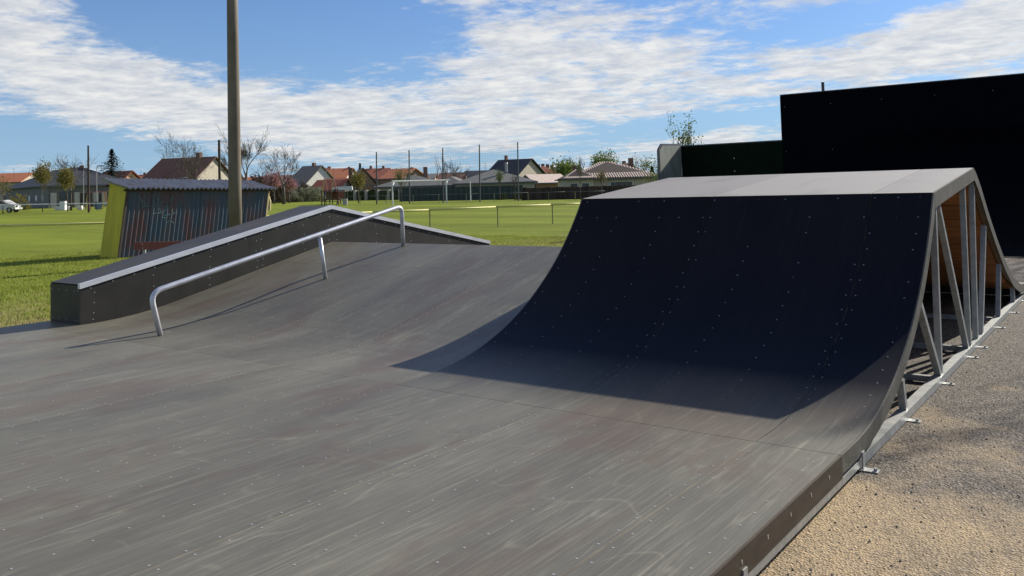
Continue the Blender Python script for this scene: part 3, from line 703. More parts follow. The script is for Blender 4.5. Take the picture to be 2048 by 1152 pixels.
for i in range(8):
    x0 = -5.7+i*1.55; Pb = [(y, -.185+(12.2-math.sqrt(12.2**2-(y-15.3)**2)), y) for y in np.linspace(15.3, 23.44, 14)]
    o = MB().strip(Pb, x0+.002, x0+1.548, .015, edge=0).build('bank_panel', 'wallbank', bk); o.location = (2, -19.5, .2)
o = MB().prism([(6.71, y, -.2+(12.2-math.sqrt(12.2**2-(y-15.3)**2))) for y in np.linspace(15.3, 23.44, 10)]+[(6.71, 23.44, -.19)], (.02, 0, 0)).build('side_board', 'wallboard', bk); o.location = (2, -19.5, .2)
lw = thing('low_board_wall', 'lower dark green panel wall with a projecting side board at its left end', 'wall', (-10.2, wy, -.2))
def lp(mb, *a, **k):
    o = mb.build(*a, **k); o.parent = lw; o.location = (10.2, -wy, .2); return o
for i in range(3):
    x = -12.1+i*1.24
    for z0, z1 in ((-.193, 1.3), (1.304, 2.86)): lp(MB().bb(x+.002, x+1.236, wy+.001, wy+.03, z0, z1), 'panel', 'wallgreen')
lp(MB().bb(-12.1, -8.41, wy-.01, wy+.05, 2.862, 2.90), 'top_rail', 'trim')
sb = [(-12.13, wy, -.18), (-12.13, wy, 2.89), (-12.13, 22.03, 2.86), (-12.13, 21.80, 2.70), (-12.13, 21.80, -.18)]
lp(MB().prism(sb, (.03, 0, 0)), 'side_board', 'sideboard')
for a_, b_ in (((21.77, -.19), (21.77, 2.71)), ((21.77, 2.71), (22.02, 2.89)), ((22.02, 2.89), (wy, 2.92))):
    lp(MB().beam((-12.14, a_[0], a_[1]), (-12.14, b_[0], b_[1]), .09, .06, (1, 0, 0)), 'side_trim', 'trim')
lp(MB().bb(-12.09, -8.39, wy+.0305, wy+.034, -.193, 2.86), 'gap_light_block', 'wallgreen')  # added behind the low wall, blocks sunlight at the panel gaps
ls2 = MB()
for z in (1.9, 2.35): screw(ls2, (-10.1, wy-.001, z), (0, -1, 0), .02)
lp(ls2, 'screws', 'screw', kind='stuff')
pm = thing('steel_post', 'short dark steel post sticking up behind the tall black wall', 'post', (-7.03, wy+.25, -.2))
MB().tube([(0, 0, 0), (0, 0, 4.92)], .05, 8).build('post', 'steel_dark', pm); MB().tube([(0, 0, 4.921), (0, 0, 4.94)], .056, 8).build('cap', 'black', pm)

# ------------------------------------------------------------------ corrugated shed
SX, SY, SL, SD = -23.16, 8.32, 5.15, 1.0
shed = thing('corrugated_shed', 'leaning corrugated iron shed with a yellow end and graffiti on its rusty blue side', 'shed', (SX, SY, -.2))
LEAN = .145
def shz(y): return 2.13-.022*y   # front eave height above ground
def corr(n_sheet, y0, y1, zf, xo, period=.155, amp=.019, nz_=2):
    mb = MB(); n = max(8, int((y1-y0)/period*12)); k = len(mb.v)
    for i in range(n+1):
        y = y0+(y1-y0)*i/n; x = xo+2*amp*abs(math.cos(math.pi*y/period))**5; H = zf(y)
        for j in range(nz_+1):
            z = H*j/nz_; mb.v.append((x, y+z*LEAN, z))
    m = nz_+1
    for i in range(n):
        for j in range(nz_): a_ = k+i*m+j; mb.face((a_, a_+m, a_+m+1, a_+1))
    return mb
for i in range(6):
    y0 = i*SL/6; y1 = (i+1)*SL/6
    corr(i, y0, y1+.03, lambda y: shz(y)-.03, .012*(i % 2)).build('wall_sheet', 'rustsheet', shed, smooth=True)
    corr(i, y0, y1+.03, lambda y: shz(y)+.14, -SD+.012*(i % 2)).build('back_sheet', 'rustsheet', shed, smooth=True)
def endwall(yy, mt):
    mb = MB(); n = 60
    for i in range(n+1):
        x = -SD+SD*i/n; z1 = shz(yy)+.15*(-x)-.03; y = yy+.012*math.sin(2*math.pi*x/.12)
        mb.v += [(x, y, 0), (x, y+z1*LEAN, z1)]
    for i in range(n): mb.face((2*i, 2*i+2, 2*i+3, 2*i+1))
    return mb.build('end_sheet', mt, shed, smooth=True)
endwall(-.005, 'yellowgreen'); endwall(SL+.02, 'rustsheet')
for i in range(7):
    y0 = -.12+i*(SL+.3)/7; y1 = y0+(SL+.3)/7+.05; mb = MB(); n = 44; per = .165
    for q in range(n+1):
        y = y0+(y1-y0)*q/n; dz = .036*math.sin(2*math.pi*y/per)+.006*(i % 2)
        for x, h in ((.27, 2.065), (-.5, 2.20), (-1.30, 2.40)): mb.v.append((x, y+2.1*LEAN, h-.022*y+dz))
    for q in range(n):
        for j in range(2): a_ = 3*q+j; mb.face((a_, a_+3, a_+4, a_+1))
    mb.build('roof_sheet', 'roofsheet', shed, smooth=True)
for x, h in ((.03, 2.04), (-1.03, 2.2)):
    MB().beam((x, -.1+2.05*LEAN, h-.02), (x, SL+.1+2.05*LEAN, h-.02-.022*SL), .05, .07).build('roof_beam', 'darkwood', shed)
for y in (0.02, SL): MB().beam((.035, y, 0), (.035, y+2.0*LEAN, 2.0-.022*y), .06, .06).build('corner_post', 'darkwood' if y < 1 else 'yellowwood', shed)
def swall(u, v):
    D = ray(u, v); k = (SX+.036-CAM[0])/D[0]; P = CAM+D*k; return (.036, P[1]-SY, P[2]+.2)
g_ = MB()
def st(pp):
    q = [swall(200+a_*360/2048, 340+b_*190/1081) for a_, b_ in pp]; g_.tube(q, .008, 4)
for pp in ([(425, 300), (460, 320), (520, 390), (560, 410), (470, 425)], [(470, 330), (490, 430), (520, 400)], [(585, 300), (630, 290), (665, 340), (650, 400), (590, 420)], [(600, 330), (620, 430), (605, 500)],
           [(740, 350), (690, 370), (665, 430), (700, 480), (750, 460), (770, 400), (740, 350)], [(660, 415), (800, 420), (820, 300)], [(790, 360), (835, 285), (850, 330)], [(680, 240), (720, 232), (750, 238)],
           [(590, 500), (650, 490), (700, 488), (740, 520), (880, 480)], [(820, 430), (830, 500), (800, 560)], [(735, 560), (750, 610), (820, 550), (800, 580), (840, 605)], [(700, 530), (760, 560), (740, 600)]): st(pp)
g_.build('graffiti', 'chalk', shed)

# ------------------------------------------------------------------ concrete pole and bench
cp = thing('concrete_pole', 'tall weathered concrete pole rising out of the frame in front of the shed', 'pole', at3(470, 23.6))
MB().tube([(0, 0, 0), (0, 0, 2.5), (0, 0, 6), (0, 0, 10.5)], [.178, .172, .155, .125], 20).build('shaft', 'concrete', cp, smooth=True)
bx_, by_ = at(268, 19.2)
bn = thing('park_bench', 'brown plank bench with a metal leg in front of the rusty shed', 'bench', (bx_, by_, -.2), R(30))
zb = zat(268, 492, 19.2)+.2
for z, y in ((zb, -.02),):
    MB().bb(0, 2.3, y-.02, y+.02, z-.085, z+.085).build('back_plank', 'redbrown', bn)
for y in (-.12, -.29, -.46): MB().bb(0, 2.3, y-.07, y+.07, .40, .44).build('seat_plank', 'redbrown', bn)
for x in (.22, 2.05):
    MB().beam((x, .03, 0), (x, .03, zb+.03), .06, .04, (0, 1, 0)).build('leg', 'galv', bn); MB().beam((x, -.5, .38), (x, .03, .38), .05, .04).build('seat_arm', 'galv', bn)
    MB().beam((x, -.46, 0), (x, -.46, .37), .05, .05, (0, 1, 0)).build('leg', 'galv', bn)
mb = MB()
for x in (.22, 2.05):
    for z in (zb+.04, zb-.05): mb.tube([(x, -.045, z), (x, -.052, z)], .013, 6)
mb.build('bolts', 'screw', bn, kind='stuff')

# ------------------------------------------------------------------ pitch barriers
def barrier(pts, zs, label, mt, posts, rad=.042, group=None, postmt='postgreen'):
    x0, y0 = pts[0]; b = thing('pitch_barrier', label, 'barrier', (x0, y0, gz(x0, y0)))
    z0 = gz(x0, y0)
    for i in range(len(pts)-1):
        (xa, ya), (xb, yb) = pts[i], pts[i+1]
        MB().tube([(xa-x0, ya-y0, zs[i]-z0), (xb-x0, yb-y0, zs[i+1]-z0)], rad, 8).build('rail', mt, b, smooth=True)
    for (x, y, h) in posts:
        g = gz(x, y); MB().tube([(x-x0, y-y0, g-z0), (x-x0, y-y0, h-z0)], .028, 6).build('post', postmt, b)
    return b
P_ = [(-38.5, 5.0), (-32.3, 8.84), (-28.95, 11.1), (-26.3, 16.2), (-24.44, 19.95), (-23.29, 22.13), (-22.19, 25.39), (-20.94, 27.96), (-20.03, 29.4), (-15, 40)]
def on(u, d): x, y = at(u, d); return x, y
posts = []
for u, vb, vt in ((857, 466, 423), (991, 458, 414), (1101, 447, 409.5)):
    D = ray(u, vt); 
    # post stands under the rail: intersect column with the rail polyline
    best = None
    for i in range(len(P_)-1):
        for t_ in np.linspace(0, 1, 60):
            x = P_[i][0]*(1-t_)+P_[i+1][0]*t_; y = P_[i][1]*(1-t_)+P_[i+1][1]*t_
            v = np.array([x, y])-CAM[:2]; uu = 1024+F*float(v@_r2)/float(v@_f2)
            if best is None or abs(uu-u) < best[0]: best = (abs(uu-u), x, y)
    posts.append((best[1], best[2], .68))
posts += [(-27.6, 13.6, .68), (-15.5, 39, .68), (-38.5, 5.0, .68)]
barrier(P_, [.7]*len(P_), 'long yellow pipe barrier crossing the lawn between the shed and the jump ramp', 'yellow', posts)
def far_barrier(us, d0, d1, h, label, mt, pus, rad=.035, pmt='postgreen'):
    n = len(us); pts = []; zs = []
    for i, u in enumerate(us):
        d = d0+(d1-d0)*(u-us[0])/(us[-1]-us[0]); x, y = at(u, d); pts.append((x, y)); zs.append(gz(x, y)+h)
    ps_ = []
    for u in pus:
        d = d0+(d1-d0)*(u-us[0])/(us[-1]-us[0]); x, y = at(u, d); ps_.append((x, y, gz(x, y)+h))
    barrier(pts, zs, label, mt, ps_, rad, postmt=pmt)
far_barrier([-60, 18, 98, 174, 260, 340], 92, 84, .95, 'far pale pipe barrier in front of the grey bungalow on the left', 'white', [18, 98, 174, 260], .05, 'yellow')
far_barrier([690, 780, 880, 955, 1056, 1130, 1210], 96, 92, .95, 'far grey pipe barrier behind the football goal', 'trim', [720, 772, 826, 877, 932, 988, 1056, 1097, 1150], .03, 'postgreen')

# ------------------------------------------------------------------ goal and ball net
ga, gb = at(785, 90), at(893, 94)
rzg = math.atan2(gb[1]-ga[1], gb[0]-ga[0]); W_ = math.hypot(gb[0]-ga[0], gb[1]-ga[1])
goal = thing('football_goal', 'white metal football goal frame on the far grass', 'goal', (ga[0], ga[1], gz(*ga)), rzg)
for nm, p, q in (('post', (0, 0, 0), (0, 0, 2.45)), ('post', (W_, 0, 0), (W_, 0, 2.45)), ('crossbar', (-.05, 0, 2.5), (W_+.5, 0, 2.5))):
    MB().tube([p, q], .075, 8).build(nm, 'white', goal)
for x in (.05, W_): MB().tube([(x, 0, 2.05), (x+.55, .6, 2.5)], .045, 6).build('brace', 'white', goal)
net = thing('ball_stop_net', 'tall fine ball net strung between five dark masts behind the goal', 'net', (*at(753, 97), gz(*at(753, 97))))
nx0, ny0, nz0 = net.location
mast = [(753, 304), (818.5, 300), (886, 296), (959.5, 289), (1036.5, 284)]
tops = []
for u, vt in mast:
    x, y = at(u, 97); g = gz(x, y); h = zat(u, vt, 97)
    tops.append((x-nx0, y-ny0, g-nz0, h-nz0)); MB().tube([(x-nx0, y-ny0, g-nz0), (x-nx0+.12, y-ny0, h-nz0)], [.085, .07], 7).build('mast', 'steel_dark', net)
mesh = MB()
for i in range(4):
    a_, b_ = tops[i], tops[i+1]
    for j in range(0, 33):
        t_ = j/32
        mesh.beam((a_[0], a_[1], a_[2]+.05+(a_[3]-a_[2]-.3)*t_), (b_[0], b_[1], b_[2]+.05+(b_[3]-b_[2]-.3)*t_), .0085, .0085)
    for j in range(1, 22):
        t_ = j/22; x = a_[0]+(b_[0]-a_[0])*t_; y = a_[1]+(b_[1]-a_[1])*t_
        mesh.beam((x, y, a_[2]), (x, y, a_[3]+(b_[3]-a_[3])*t_-.2), .006, .006)
mesh.build('netting', 'steel_dark', net, kind='stuff')

# ------------------------------------------------------------------ houses
def pdist(a_, b_): return math.hypot(a_[0]-b_[0], a_[1]-b_[1])
def house(name, label, u0, u1, d, ve, vr, roof='hip', wall='cream', rmat='redroof', turn=0, D=8, wins=(), chim=(), gablemat=None, cat='house', inset=None, over=.45, skew_ridge=None, base=None):
    x0, y0 = at(u0, d); x1, y1 = at(u1, d); rz = math.atan2(y1-y0, x1-x0)+R(turn)
    W = pdist((x0, y0), (x1, y1))/max(.2, math.cos(R(turn))); g = gz(x0, y0)-.25 if base is None else base
    um = (u0+u1)/2
    he = zat(um, ve, d)-g; hr = zat(um, vr, d+D*.45)-g
    t = thing(name, label, cat, (x0, y0, g), rz)
    MB().bb(0, W, 0, D, 0, he).build('wall', wall, t)
    o = over; th = .12
    if not wins and name in ('house', 'villa'): wins = ((.27, .95, 1.1, 1.2), (.70, .95, 1.1, 1.2))
    E = [(-o, -o), (W+o, -o), (W+o, D+o), (-o, D+o)]
    hz = he-.02
    rf = MB()
    def slab(pts): rf.prism(pts, (0, 0, th))
    if roof == 'hip':
        ins = min(W, D)/2 if inset is None else inset
        if W >= D: r0, r1 = (ins, D/2), (W-ins, D/2)
        else: r0, r1 = (W/2, ins), (W/2, D-ins)
        if W >= D:
            slab([(*E[0], hz), (*E[1], hz), (*r1, hr), (*r0, hr)]); slab([(*E[2], hz), (*E[3], hz), (*r0, hr), (*r1, hr)]); slab([(*E[3], hz), (*E[0], hz), (*r0, hr)]); slab([(*E[1], hz), (*E[2], hz), (*r1, hr)])
        else:
            slab([(*E[0], hz), (*E[1], hz), (*r0, hr)]); slab([(*E[1], hz), (*E[2], hz), (*r1, hr), (*r0, hr)]); slab([(*E[2], hz), (*E[3], hz), (*r1, hr)]); slab([(*E[3], hz), (*E[0], hz), (*r0, hr), (*r1, hr)])
    elif roof == 'gx':   # ridge parallel to the front
        slab([(*E[0], hz), (*E[1], hz), (W+o, D/2, hr), (-o, D/2, hr)]); slab([(*E[2], hz), (*E[3], hz), (-o, D/2, hr), (W+o, D/2, hr)])
        for x in (0.0, W-.1): MB().prism([(x, 0, he), (x, D, he), (x, D/2, hr-.1)], (.1, 0, 0)).build('gable', gablemat or wall, t)
    elif roof == 'gy':   # gable faces the front
        slab([(*E[0], hz), (W/2, -o, hr), (W/2, D+o, hr), (*E[3], hz)][::-1]); slab([(*E[1], hz), (*E[2], hz), (W/2, D+o, hr), (W/2, -o, hr)])
        for y in (0.0, D-.1): MB().prism([(0, y, he), (W, y, he), (W/2, y, hr-.1)], (0, .1, 0)).build('gable', gablemat or wall, t)
    elif roof == 'mono':
        slab([(*E[0], hz), (*E[1], hz), (*E[2], hr), (*E[3], hr)])
    ro = rf.build('roof', rmat, t)
    MB().bb(-o, W+o, -o-.06, -o-.002, he-.14, he+.06).build('gutter', 'trim', t)
    for (cx, cy, ch, cw) in chim: MB().bb(W*cx-cw/2, W*cx+cw/2, D*cy-cw/2, D*cy+cw/2, he, hr+ch).build('chimney', 'chimney', ro)
    for w_ in wins:
        cx, z0, ww, wh = w_[:4]; fr = w_[4] if len(w_) > 4 else 'frame'
        f_ = MB(); f_.bb(W*cx-ww/2, W*cx+ww/2, -.05, -.002, z0, z0+wh); fo = f_.build('door' if z0 < .4 else 'window', fr, t)
        if z0 >= .4:
            MB().bb(W*cx-ww/2+.09, W*cx+ww/2-.09, -.07, -.053, z0+.09, z0+wh-.09).build('pane', 'glass', fo)
    return t, W, he, hr
# grey bungalow on the left, corner towards the viewer
cx0 = at(97, 118)
t1, W1, he1, hr1 = house('bungalow', 'large grey bungalow with a dark hipped roof at the left edge', 97, 219, 118, 371, 337, 'hip', 'greywall', 'darkroof', turn=42, D=26, base=None,
    wins=[(.20, .5, 1.9, 2.0, 'trim'), (.40, .1, .9, 2.1, 'darkwood'), (.74, 1.0, 1.5, 1.3, 'darkwood')], chim=[(.5, .2, .3, .5)])
for cxx in (.04, .30, .52, .62, .90): MB().bb(W1*cxx-.32, W1*cxx+.32, -.9, -.3, 0, 2.35).build('porch_column', 'palegrey', t1)
for yy in (3, 6.5, 10.5): 
    wf = MB().bb(-.05, -.002, yy-.5, yy+.5, 1.3, 2.1).build('window', 'frame', t1); MB().bb(-.07, -.053, yy-.4, yy+.4, 1.4, 2.0).build('pane', 'glass', wf)
# second row and village
house('house', 'small red-roofed house with an orange gable just left of the dark spruce', 170, 236, 140, 385, 345, 'gx', 'orangewall', 'redroof', turn=-25, D=8, gablemat='orangewall')
house('house', 'tall house with a steep brown tiled roof behind the shed and big bare tree', 286, 400, 128, 362, 318, 'gx', 'darkwood', 'brownroof', turn=-15, D=10, gablemat='cream', wins=[(.8, 3.0, 1.2, 1.2)], chim=[(.70, .5, .8, .7)])
house('house', 'low red-roofed house between the spruce and the steep brown house', 238, 290, 190, 364, 351, 'gx', 'orangewall', 'redroof', D=8, chim=[(.7, .5, .6, .5)])
house('house', 'orange-roofed house at the far left edge behind the bungalow', -60, 40, 180, 366, 348, 'gx', 'cream', 'orangeroof', D=9)
house('house', 'long low orange roof seen behind the leafless trees right of the brown house', 410, 520, 190, 368, 356, 'gx', 'brownwall', 'orangeroof', D=7)
h_, W_h, he_h, hr_h = house('house', 'old house with a white gable wall and brown roof behind the pink blossom tree', 572, 612, 165, 375, 334, 'gx', 'brownwall', 'gravelroof', turn=-30, D=10, gablemat='whitewall', chim=[(.6, .5, .7, .6)])
h_, W_h, he_h, hr_h = house('house', 'red-tiled house with grey solar panels on its roof', 606, 652, 172, 371, 337, 'gx', 'whitewall', 'redroof', turn=12, D=11, wins=[(.75, 3.6, 1.2, 1.0)])
for k in range(6):
    a0 = .06+.145*k; W = W_h; D = 11
    y0_, y1_ = .4, 4.2; z0_ = he_h+(hr_h-he_h)*y0_/(D/2)+.13; z1_ = he_h+(hr_h-he_h)*y1_/(D/2)+.13
    MB().prism([(W*a0, y0_, z0_), (W*(a0+.135), y0_, z0_), (W*(a0+.135), y1_, z1_), (W*a0, y1_, z1_)], (0, 0, .06)).build('solar_panel', 'solar', h_)
house('house', 'orange-roofed house stepped behind the solar panel house', 640, 692, 185, 357, 338, 'gx', 'whitewall', 'orangeroof', turn=-8, D=9, chim=[(.1, .5, .6, .6), (.9, .5, .4, .5)])
house('barn', 'low shed with a red roof and pale gable in front of the village houses', 618, 676, 148, 386, 361, 'gx', 'palegrey', 'redroof', turn=-18, D=7, gablemat='palegrey', cat='barn')
house('barn', 'long dark open barn with a red roof behind the white van', 664, 712, 175, 372, 357, 'gx', 'darkwood', 'redroof', D=8, cat='barn')
house('house', 'brown gabled house with a grey roof slope and red ridge left of the net', 700, 752, 150, 372, 338, 'gy', 'brownwall', 'gravelroof', turn=14, D=13, chim=[(.08, .3, .2, .7)], wins=[(.3, 1.2, 1.0, 1.2)])
house('house', 'red-roofed house whose ridge runs behind the first net mast', 716, 768, 178, 358, 338, 'gx', 'brownwall', 'redroof', turn=-6, D=9, chim=[(.3, .5, .7, .5), (.8, .5, .6, .5)])
house('house', 'orange-roofed house between the first two net masts', 762, 806, 170, 358, 339, 'gx', 'brownwall', 'orangeroof', turn=-24, D=10, chim=[(.9, .5, .3, .5)])
house('villa', 'wide low villa with a striped grey tile roof behind the goal', 752, 902, 132, 373, 351, 'hip', 'palegrey', 'greyroof', turn=6, D=12, inset=4.5, chim=[(.48, .5, .5, .7), (.66, .6, 1.4, .7)], wins=[(.25, .6, 2, 1.4), (.6, .6, 1.6, 1.4)])
house('villa', 'grey-roofed wing of the low villa right of the goal', 868, 928, 141, 371, 355, 'hip', 'cream', 'greyroof', turn=-6, D=9, chim=[(.9, .5, .2, .5)])
house('house', 'brown-roofed cottage far behind the goal near the bare round tree', 880, 942, 180, 365, 346, 'gx', 'brownwall', 'brownroof', D=8, chim=[(.8, .5, .3, .4)])
house('house', 'two-storey house with a black roof and cream gable behind the last mast', 974, 1036, 155, 352, 321, 'gx', 'cream', 'blackroof', turn=-30, D=10, gablemat='cream', chim=[(.2, .5, .9, .5)])
house('house', 'small dark-roofed house tucked left of the black-roofed one', 937, 985, 150, 357, 342, 'gx', 'whitewall', 'blackroof', turn=4, D=8)
house('bungalow', 'long grey hipped bungalow with a silver flue behind the green screen fence', 912, 1070, 124, 366, 340, 'hip', 'palegrey', 'greyroof', turn=4, D=12, inset=5.2, wins=[(.8, .7, 1.4, 1.2), (.5, .7, 1.4, 1.2)])
fl = thing('roof_flue', 'silver metal flue standing on the grey bungalow roof', 'flue', (*at(1014, 128), zat(1014, 344, 128)))
MB().tube([(0, 0, 0), (0, 0, 1.25)], .22, 10).build('pipe', 'galv', fl); MB().tube([(0, 0, 1.26), (0, 0, 1.45)], [.27, .2], 10).build('cap', 'galv', fl)
house('house', 'red hipped-roof house with four chimneys beside the green willow', 1060, 1122, 185, 349, 333, 'hip', 'palegrey', 'redroof', turn=3, D=11, inset=3.5, chim=[(.35, .4, .5, .7), (.5, .4, .6, .7), (.65, .4, .5, .7), (.8, .4, .3, .7)], wins=[(.75, 3.0, 1.4, 1.2)])
house('carport', 'open timber carport with a pale sloping roof left of the tiled villa', 1072, 1136, 132, 366, 349, 'gx', 'brownwall', 'tile', turn=28, D=5, cat='carport')
tv, Wt, het, hrt = house('villa', 'cream villa with a striped red-brown pantile hip roof left of the dark wall', 1142, 1322, 112, 357, 325, 'hip', 'cream', 'tiledark', turn=5, D=12, inset=5.0, wins=[(.56, 1.0, 1.7, 1.2), (.47, 1.0, .7, 1.2), (.66, 1.0, .9, 1.2), (.15, 1.0, 1.2, 1.2)], chim=[(.12, .45, -.3, .5), (.80, .5, .6, .6)])
# rounded tile rows laid on the front slope
rows_ = MB(); n = 38; o = .45; ins = 5.0
for i in range(n):
    x = -o+(Wt+2*o)*(i+.5)/n; f_ = 1.0
    if x < ins: f_ = (x+o)/(ins+o)
    elif x > Wt-ins: f_ = (Wt+o-x)/(ins+o)
    y1 = -o+(6+o)*f_; z0_ = het+.12; z1_ = het+(hrt-het)*f_+.12
    rows_.beam((x, -o, z0_+.03), (x, y1-.05, z1_+.03), .17, .12)
rows_.build('tile_rows', 'tile', tv, kind='stuff')
pt, Wp, hep, hrp = house('villa', 'small pantiled porch wing in front of the cream villa', 1134, 1188, 110, 358, 341, 'hip', 'cream', 'tiledark', turn=5, D=5, inset=1.6)
rows_ = MB()
for i in range(18):
    x = -.45+(Wp+.9)*(i+.5)/18; f_ = min(1, (x+.45)/2.05, (Wp+.45-x)/2.05); rows_.beam((x, -.45, hep+.12), (x, -.45+2.9*f_, hep+(hrp-hep)*f_+.12), .18, .12)
rows_.build('tile_rows', 'tile', pt, kind='stuff')
house('house', 'dark-roofed house peeping over the tiled villa roof', 1225, 1290, 150, 345, 327, 'hip', 'cream', 'brownroof', D=10, chim=[(.5, .5, .5, .6)])
# distant houses closing the gaps
for i, (u0, u1, d, ve, vr, rm, wm, lb) in enumerate([(520, 580, 215, 370, 352, 'brownroof', 'brownwall', 'distant brown-roofed house behind the twiggy hedge'), (800, 868, 210, 359, 349, 'greyroof', 'whitewall', 'distant pale house with a grey roof between the second and third mast'),
        (688, 716, 205, 364, 349, 'redroof', 'whitewall', 'distant red-roofed house left of the brown gabled house'), (840, 884, 215, 362, 351, 'orangeroof', 'cream', 'distant orange roof just behind the goal'), (536, 566, 175, 374, 359, 'redroof', 'cream', 'distant small red roof above the twiggy hedge'), (1040, 1066, 215, 357, 342, 'redroof', 'whitewall', 'distant narrow red-roofed house right of the last mast'), (1110, 1150, 200, 352, 340, 'brownroof', 'cream', 'distant brown-roofed house right of the green willow')]):
    house('house', lb, u0, u1, d, ve, vr, 'gx', wm, rm, D=8, chim=[(.5, .5, .4, .5)])

# ------------------------------------------------------------------ fences at the far side
def panel_fence(name, label, u0, u1, d0, d1, v0h, n, mt, postmt, cat='fence', gap=.0, jit=0, every=1, postw=.12, posth=.05):
    x0, y0 = at(u0, d0); b = thing(name, label, cat, (x0, y0, gz(x0, y0)))
    z0 = gz(x0, y0)
    for i in range(n):
        ta, tb = i/n, (i+1)/n
        A = at(u0+(u1-u0)*ta, d0+(d1-d0)*ta); B = at(u0+(u1-u0)*tb, d0+(d1-d0)*tb)
        ga_, gb_ = gz(*A)-z0, gz(*B)-z0; h = v0h+(rnd.random()-.5)*jit
        a_ = Vector((A[0]-x0, A[1]-y0, ga_+h/2)); c_ = Vector((B[0]-x0, B[1]-y0, gb_+h/2)); dv = (c_-a_)*.5*gap
        if mt: MB().beam(a_+dv, c_-dv, .05, h).build('panel', mt, b)
        MB().bb(a_.x-postw/2, a_.x+postw/2, a_.y-postw/2, a_.y+postw/2, ga_, ga_+h+posth).build('post', postmt, b)
    return b
panel_fence('screen_fence', 'dark green screened mesh fence behind the goal and net', 800, 1046, 112, 108, 1.75, 22, 'fencegreen', 'steel_dark')
panel_fence('board_fence', 'dark brown timber board fence in front of the tiled villa', 1044, 1330, 100, 100, 1.45, 30, 'fencebrown', 'darkwood', jit=.1, gap=.02)
panel_fence('pillar_fence', 'low roadside fence with pale square pillars right of the white van', 688, 868, 128, 122, 1.35, 8, 'bushgreen', 'cream', gap=.1, postw=.42, posth=.2)

# ------------------------------------------------------------------ trees and shrubs
def limb(mb, p, d, r, ln, depth, rs, spread=.55, up=.12, minr=.012, n=4, kids=None, tips=None, segs=3):
    pts = [p.copy()]; rad = [r]; q = p.copy(); dd = d.copy()
    for s in range(segs):
        dd = (dd+Vector((rs.gauss(0, .13), rs.gauss(0, .13), rs.gauss(0, .08)+up*.3))).normalized(); q = q+dd*ln/segs; pts.append(q.copy()); rad.append(max(minr, r*(1-.45*(s+1)/segs)))
    mb.tube(pts, rad, n if r > .05 else 3, cap=False)
    if depth == 0:
        if tips is not None: tips.append((q, dd))
        return
    k = kids or rs.choice((2, 3, 3))
    for i in range(k):
        t = 1.0 if i == 0 else .35+.6*rs.random(); bp_ = pts[0].lerp(pts[-1], t) if i else q
        ax = dd.orthogonal().normalized(); ax.rotate(Matrix.Rotation(rs.random()*6.28, 3, dd)); sp_ = spread*(.5 if i == 0 else 1)*(.7+.6*rs.random())
        nd = (dd+ax*sp_+Vector((0, 0, up))).normalized()
        limb(mb, bp_, nd, max(minr, rad[-1]*(.85 if i == 0 else .62)), ln*(.78+.15*rs.random())*(1 if i == 0 else .85), depth-1, rs, spread, up, minr, n, None, tips, segs)
def leaves(mb, pts, size, per, rs, rad):
    for (q, dd) in pts:
        for _ in range(per):
            c = q+Vector((rs.gauss(0, rad), rs.gauss(0, rad), rs.gauss(0, rad*.8))); s = size*(.6+.8*rs.random())
            a_ = Vector((rs.gauss(0, 1), rs.gauss(0, 1), rs.gauss(0, 1))).normalized(); b_ = a_.orthogonal().normalized()
            k = len(mb.v); mb.v += [tuple(c-a_*s), tuple(c+b_*s*.5), tuple(c+a_*s), tuple(c-b_*s*.5)]; mb.face((k, k+1, k+2, k+3))
def tree(name, label, u, d, h, cat='tree', seed=1, depth=5, trunk=.25, th=.25, r=.18, spread=.55, up=.12, minr=.014, leaf=None, lsize=.12, per=4, lrad=.35, group=None, bark='bark', twig='twig', loc=None, kids=None, wide=1.0):
    rs = random.Random(seed); x, y = loc or at(u, d); t = thing(name, label, cat, (x, y, gz(x, y)), 0, group)
    mb = MB(); mb.tube([(0, 0, -.1), (rs.gauss(0, .03)*h*.1, 0, h*th*.5), (0, 0, h*th)], [r*1.25, r, r*.85], 8); mb.build('trunk', bark, t, smooth=True)
    cr_ = MB(); tips = []; L0 = h*(1-th)*.34*(5/depth)**.6
    for i in range(3 if kids is None else kids):
        a_ = i*2.1+rs.random(); dr = Vector((math.cos(a_)*spread*.75, math.sin(a_)*spread*.75, 1)).normalized()
        limb(cr_, Vector((0, 0, h*th*(.92+.05*i))), dr, r*.62, L0, depth-1, rs, spread, up, minr, 5, None, tips)
    # fit the crown to height h
    zs_ = sorted(p[2] for p in cr_.v); mz = zs_[int(len(zs_)*.975)]; b0 = h*th*.9; k = (h-b0)/(mz-b0)
    kx = k*wide; cr_.v = [(p[0]*kx, p[1]*kx, b0+(p[2]-b0)*k) for p in cr_.v]
    tips = [(Vector((q.x*kx, q.y*kx, b0+(q.z-b0)*k)), dd) for q, dd in tips]
    cr_.build('branches', twig, t)
    if leaf: lm = MB(); leaves(lm, tips, lsize, per, rs, lrad); lm.build('crown', leaf, t)
    return t
def hpx(u, vt, d): x, y = at(u, d); return zat(u, vt, d)-gz(x, y)
tree('bare_tree', 'big leafless tree behind the left half of the shed roof', 372, 98, hpx(372, 280, 98), seed=6, depth=7, r=.22, wide=.78, th=.22, spread=.62, up=.06, minr=.010)
tree('bare_tree', 'leafless tree with a dark forked trunk right of the concrete pole', 490, 92, hpx(490, 278, 92), seed=9, depth=7, r=.24, wide=.8, th=.34, spread=.55, up=.08, minr=.011)
tree('bare_tree', 'half-lopped leafless tree rising behind the pink blossom', 567, 110, hpx(567, 300, 110), seed=14, depth=7, r=.20, th=.34, spread=.5, up=.1, minr=.010)
tree('bare_tree', 'low leafless tree between the forked tree and the pink blossom', 532, 130, hpx(532, 322, 130), seed=21, depth=6, r=.16, th=.25, spread=.7, up=.03, minr=.011)
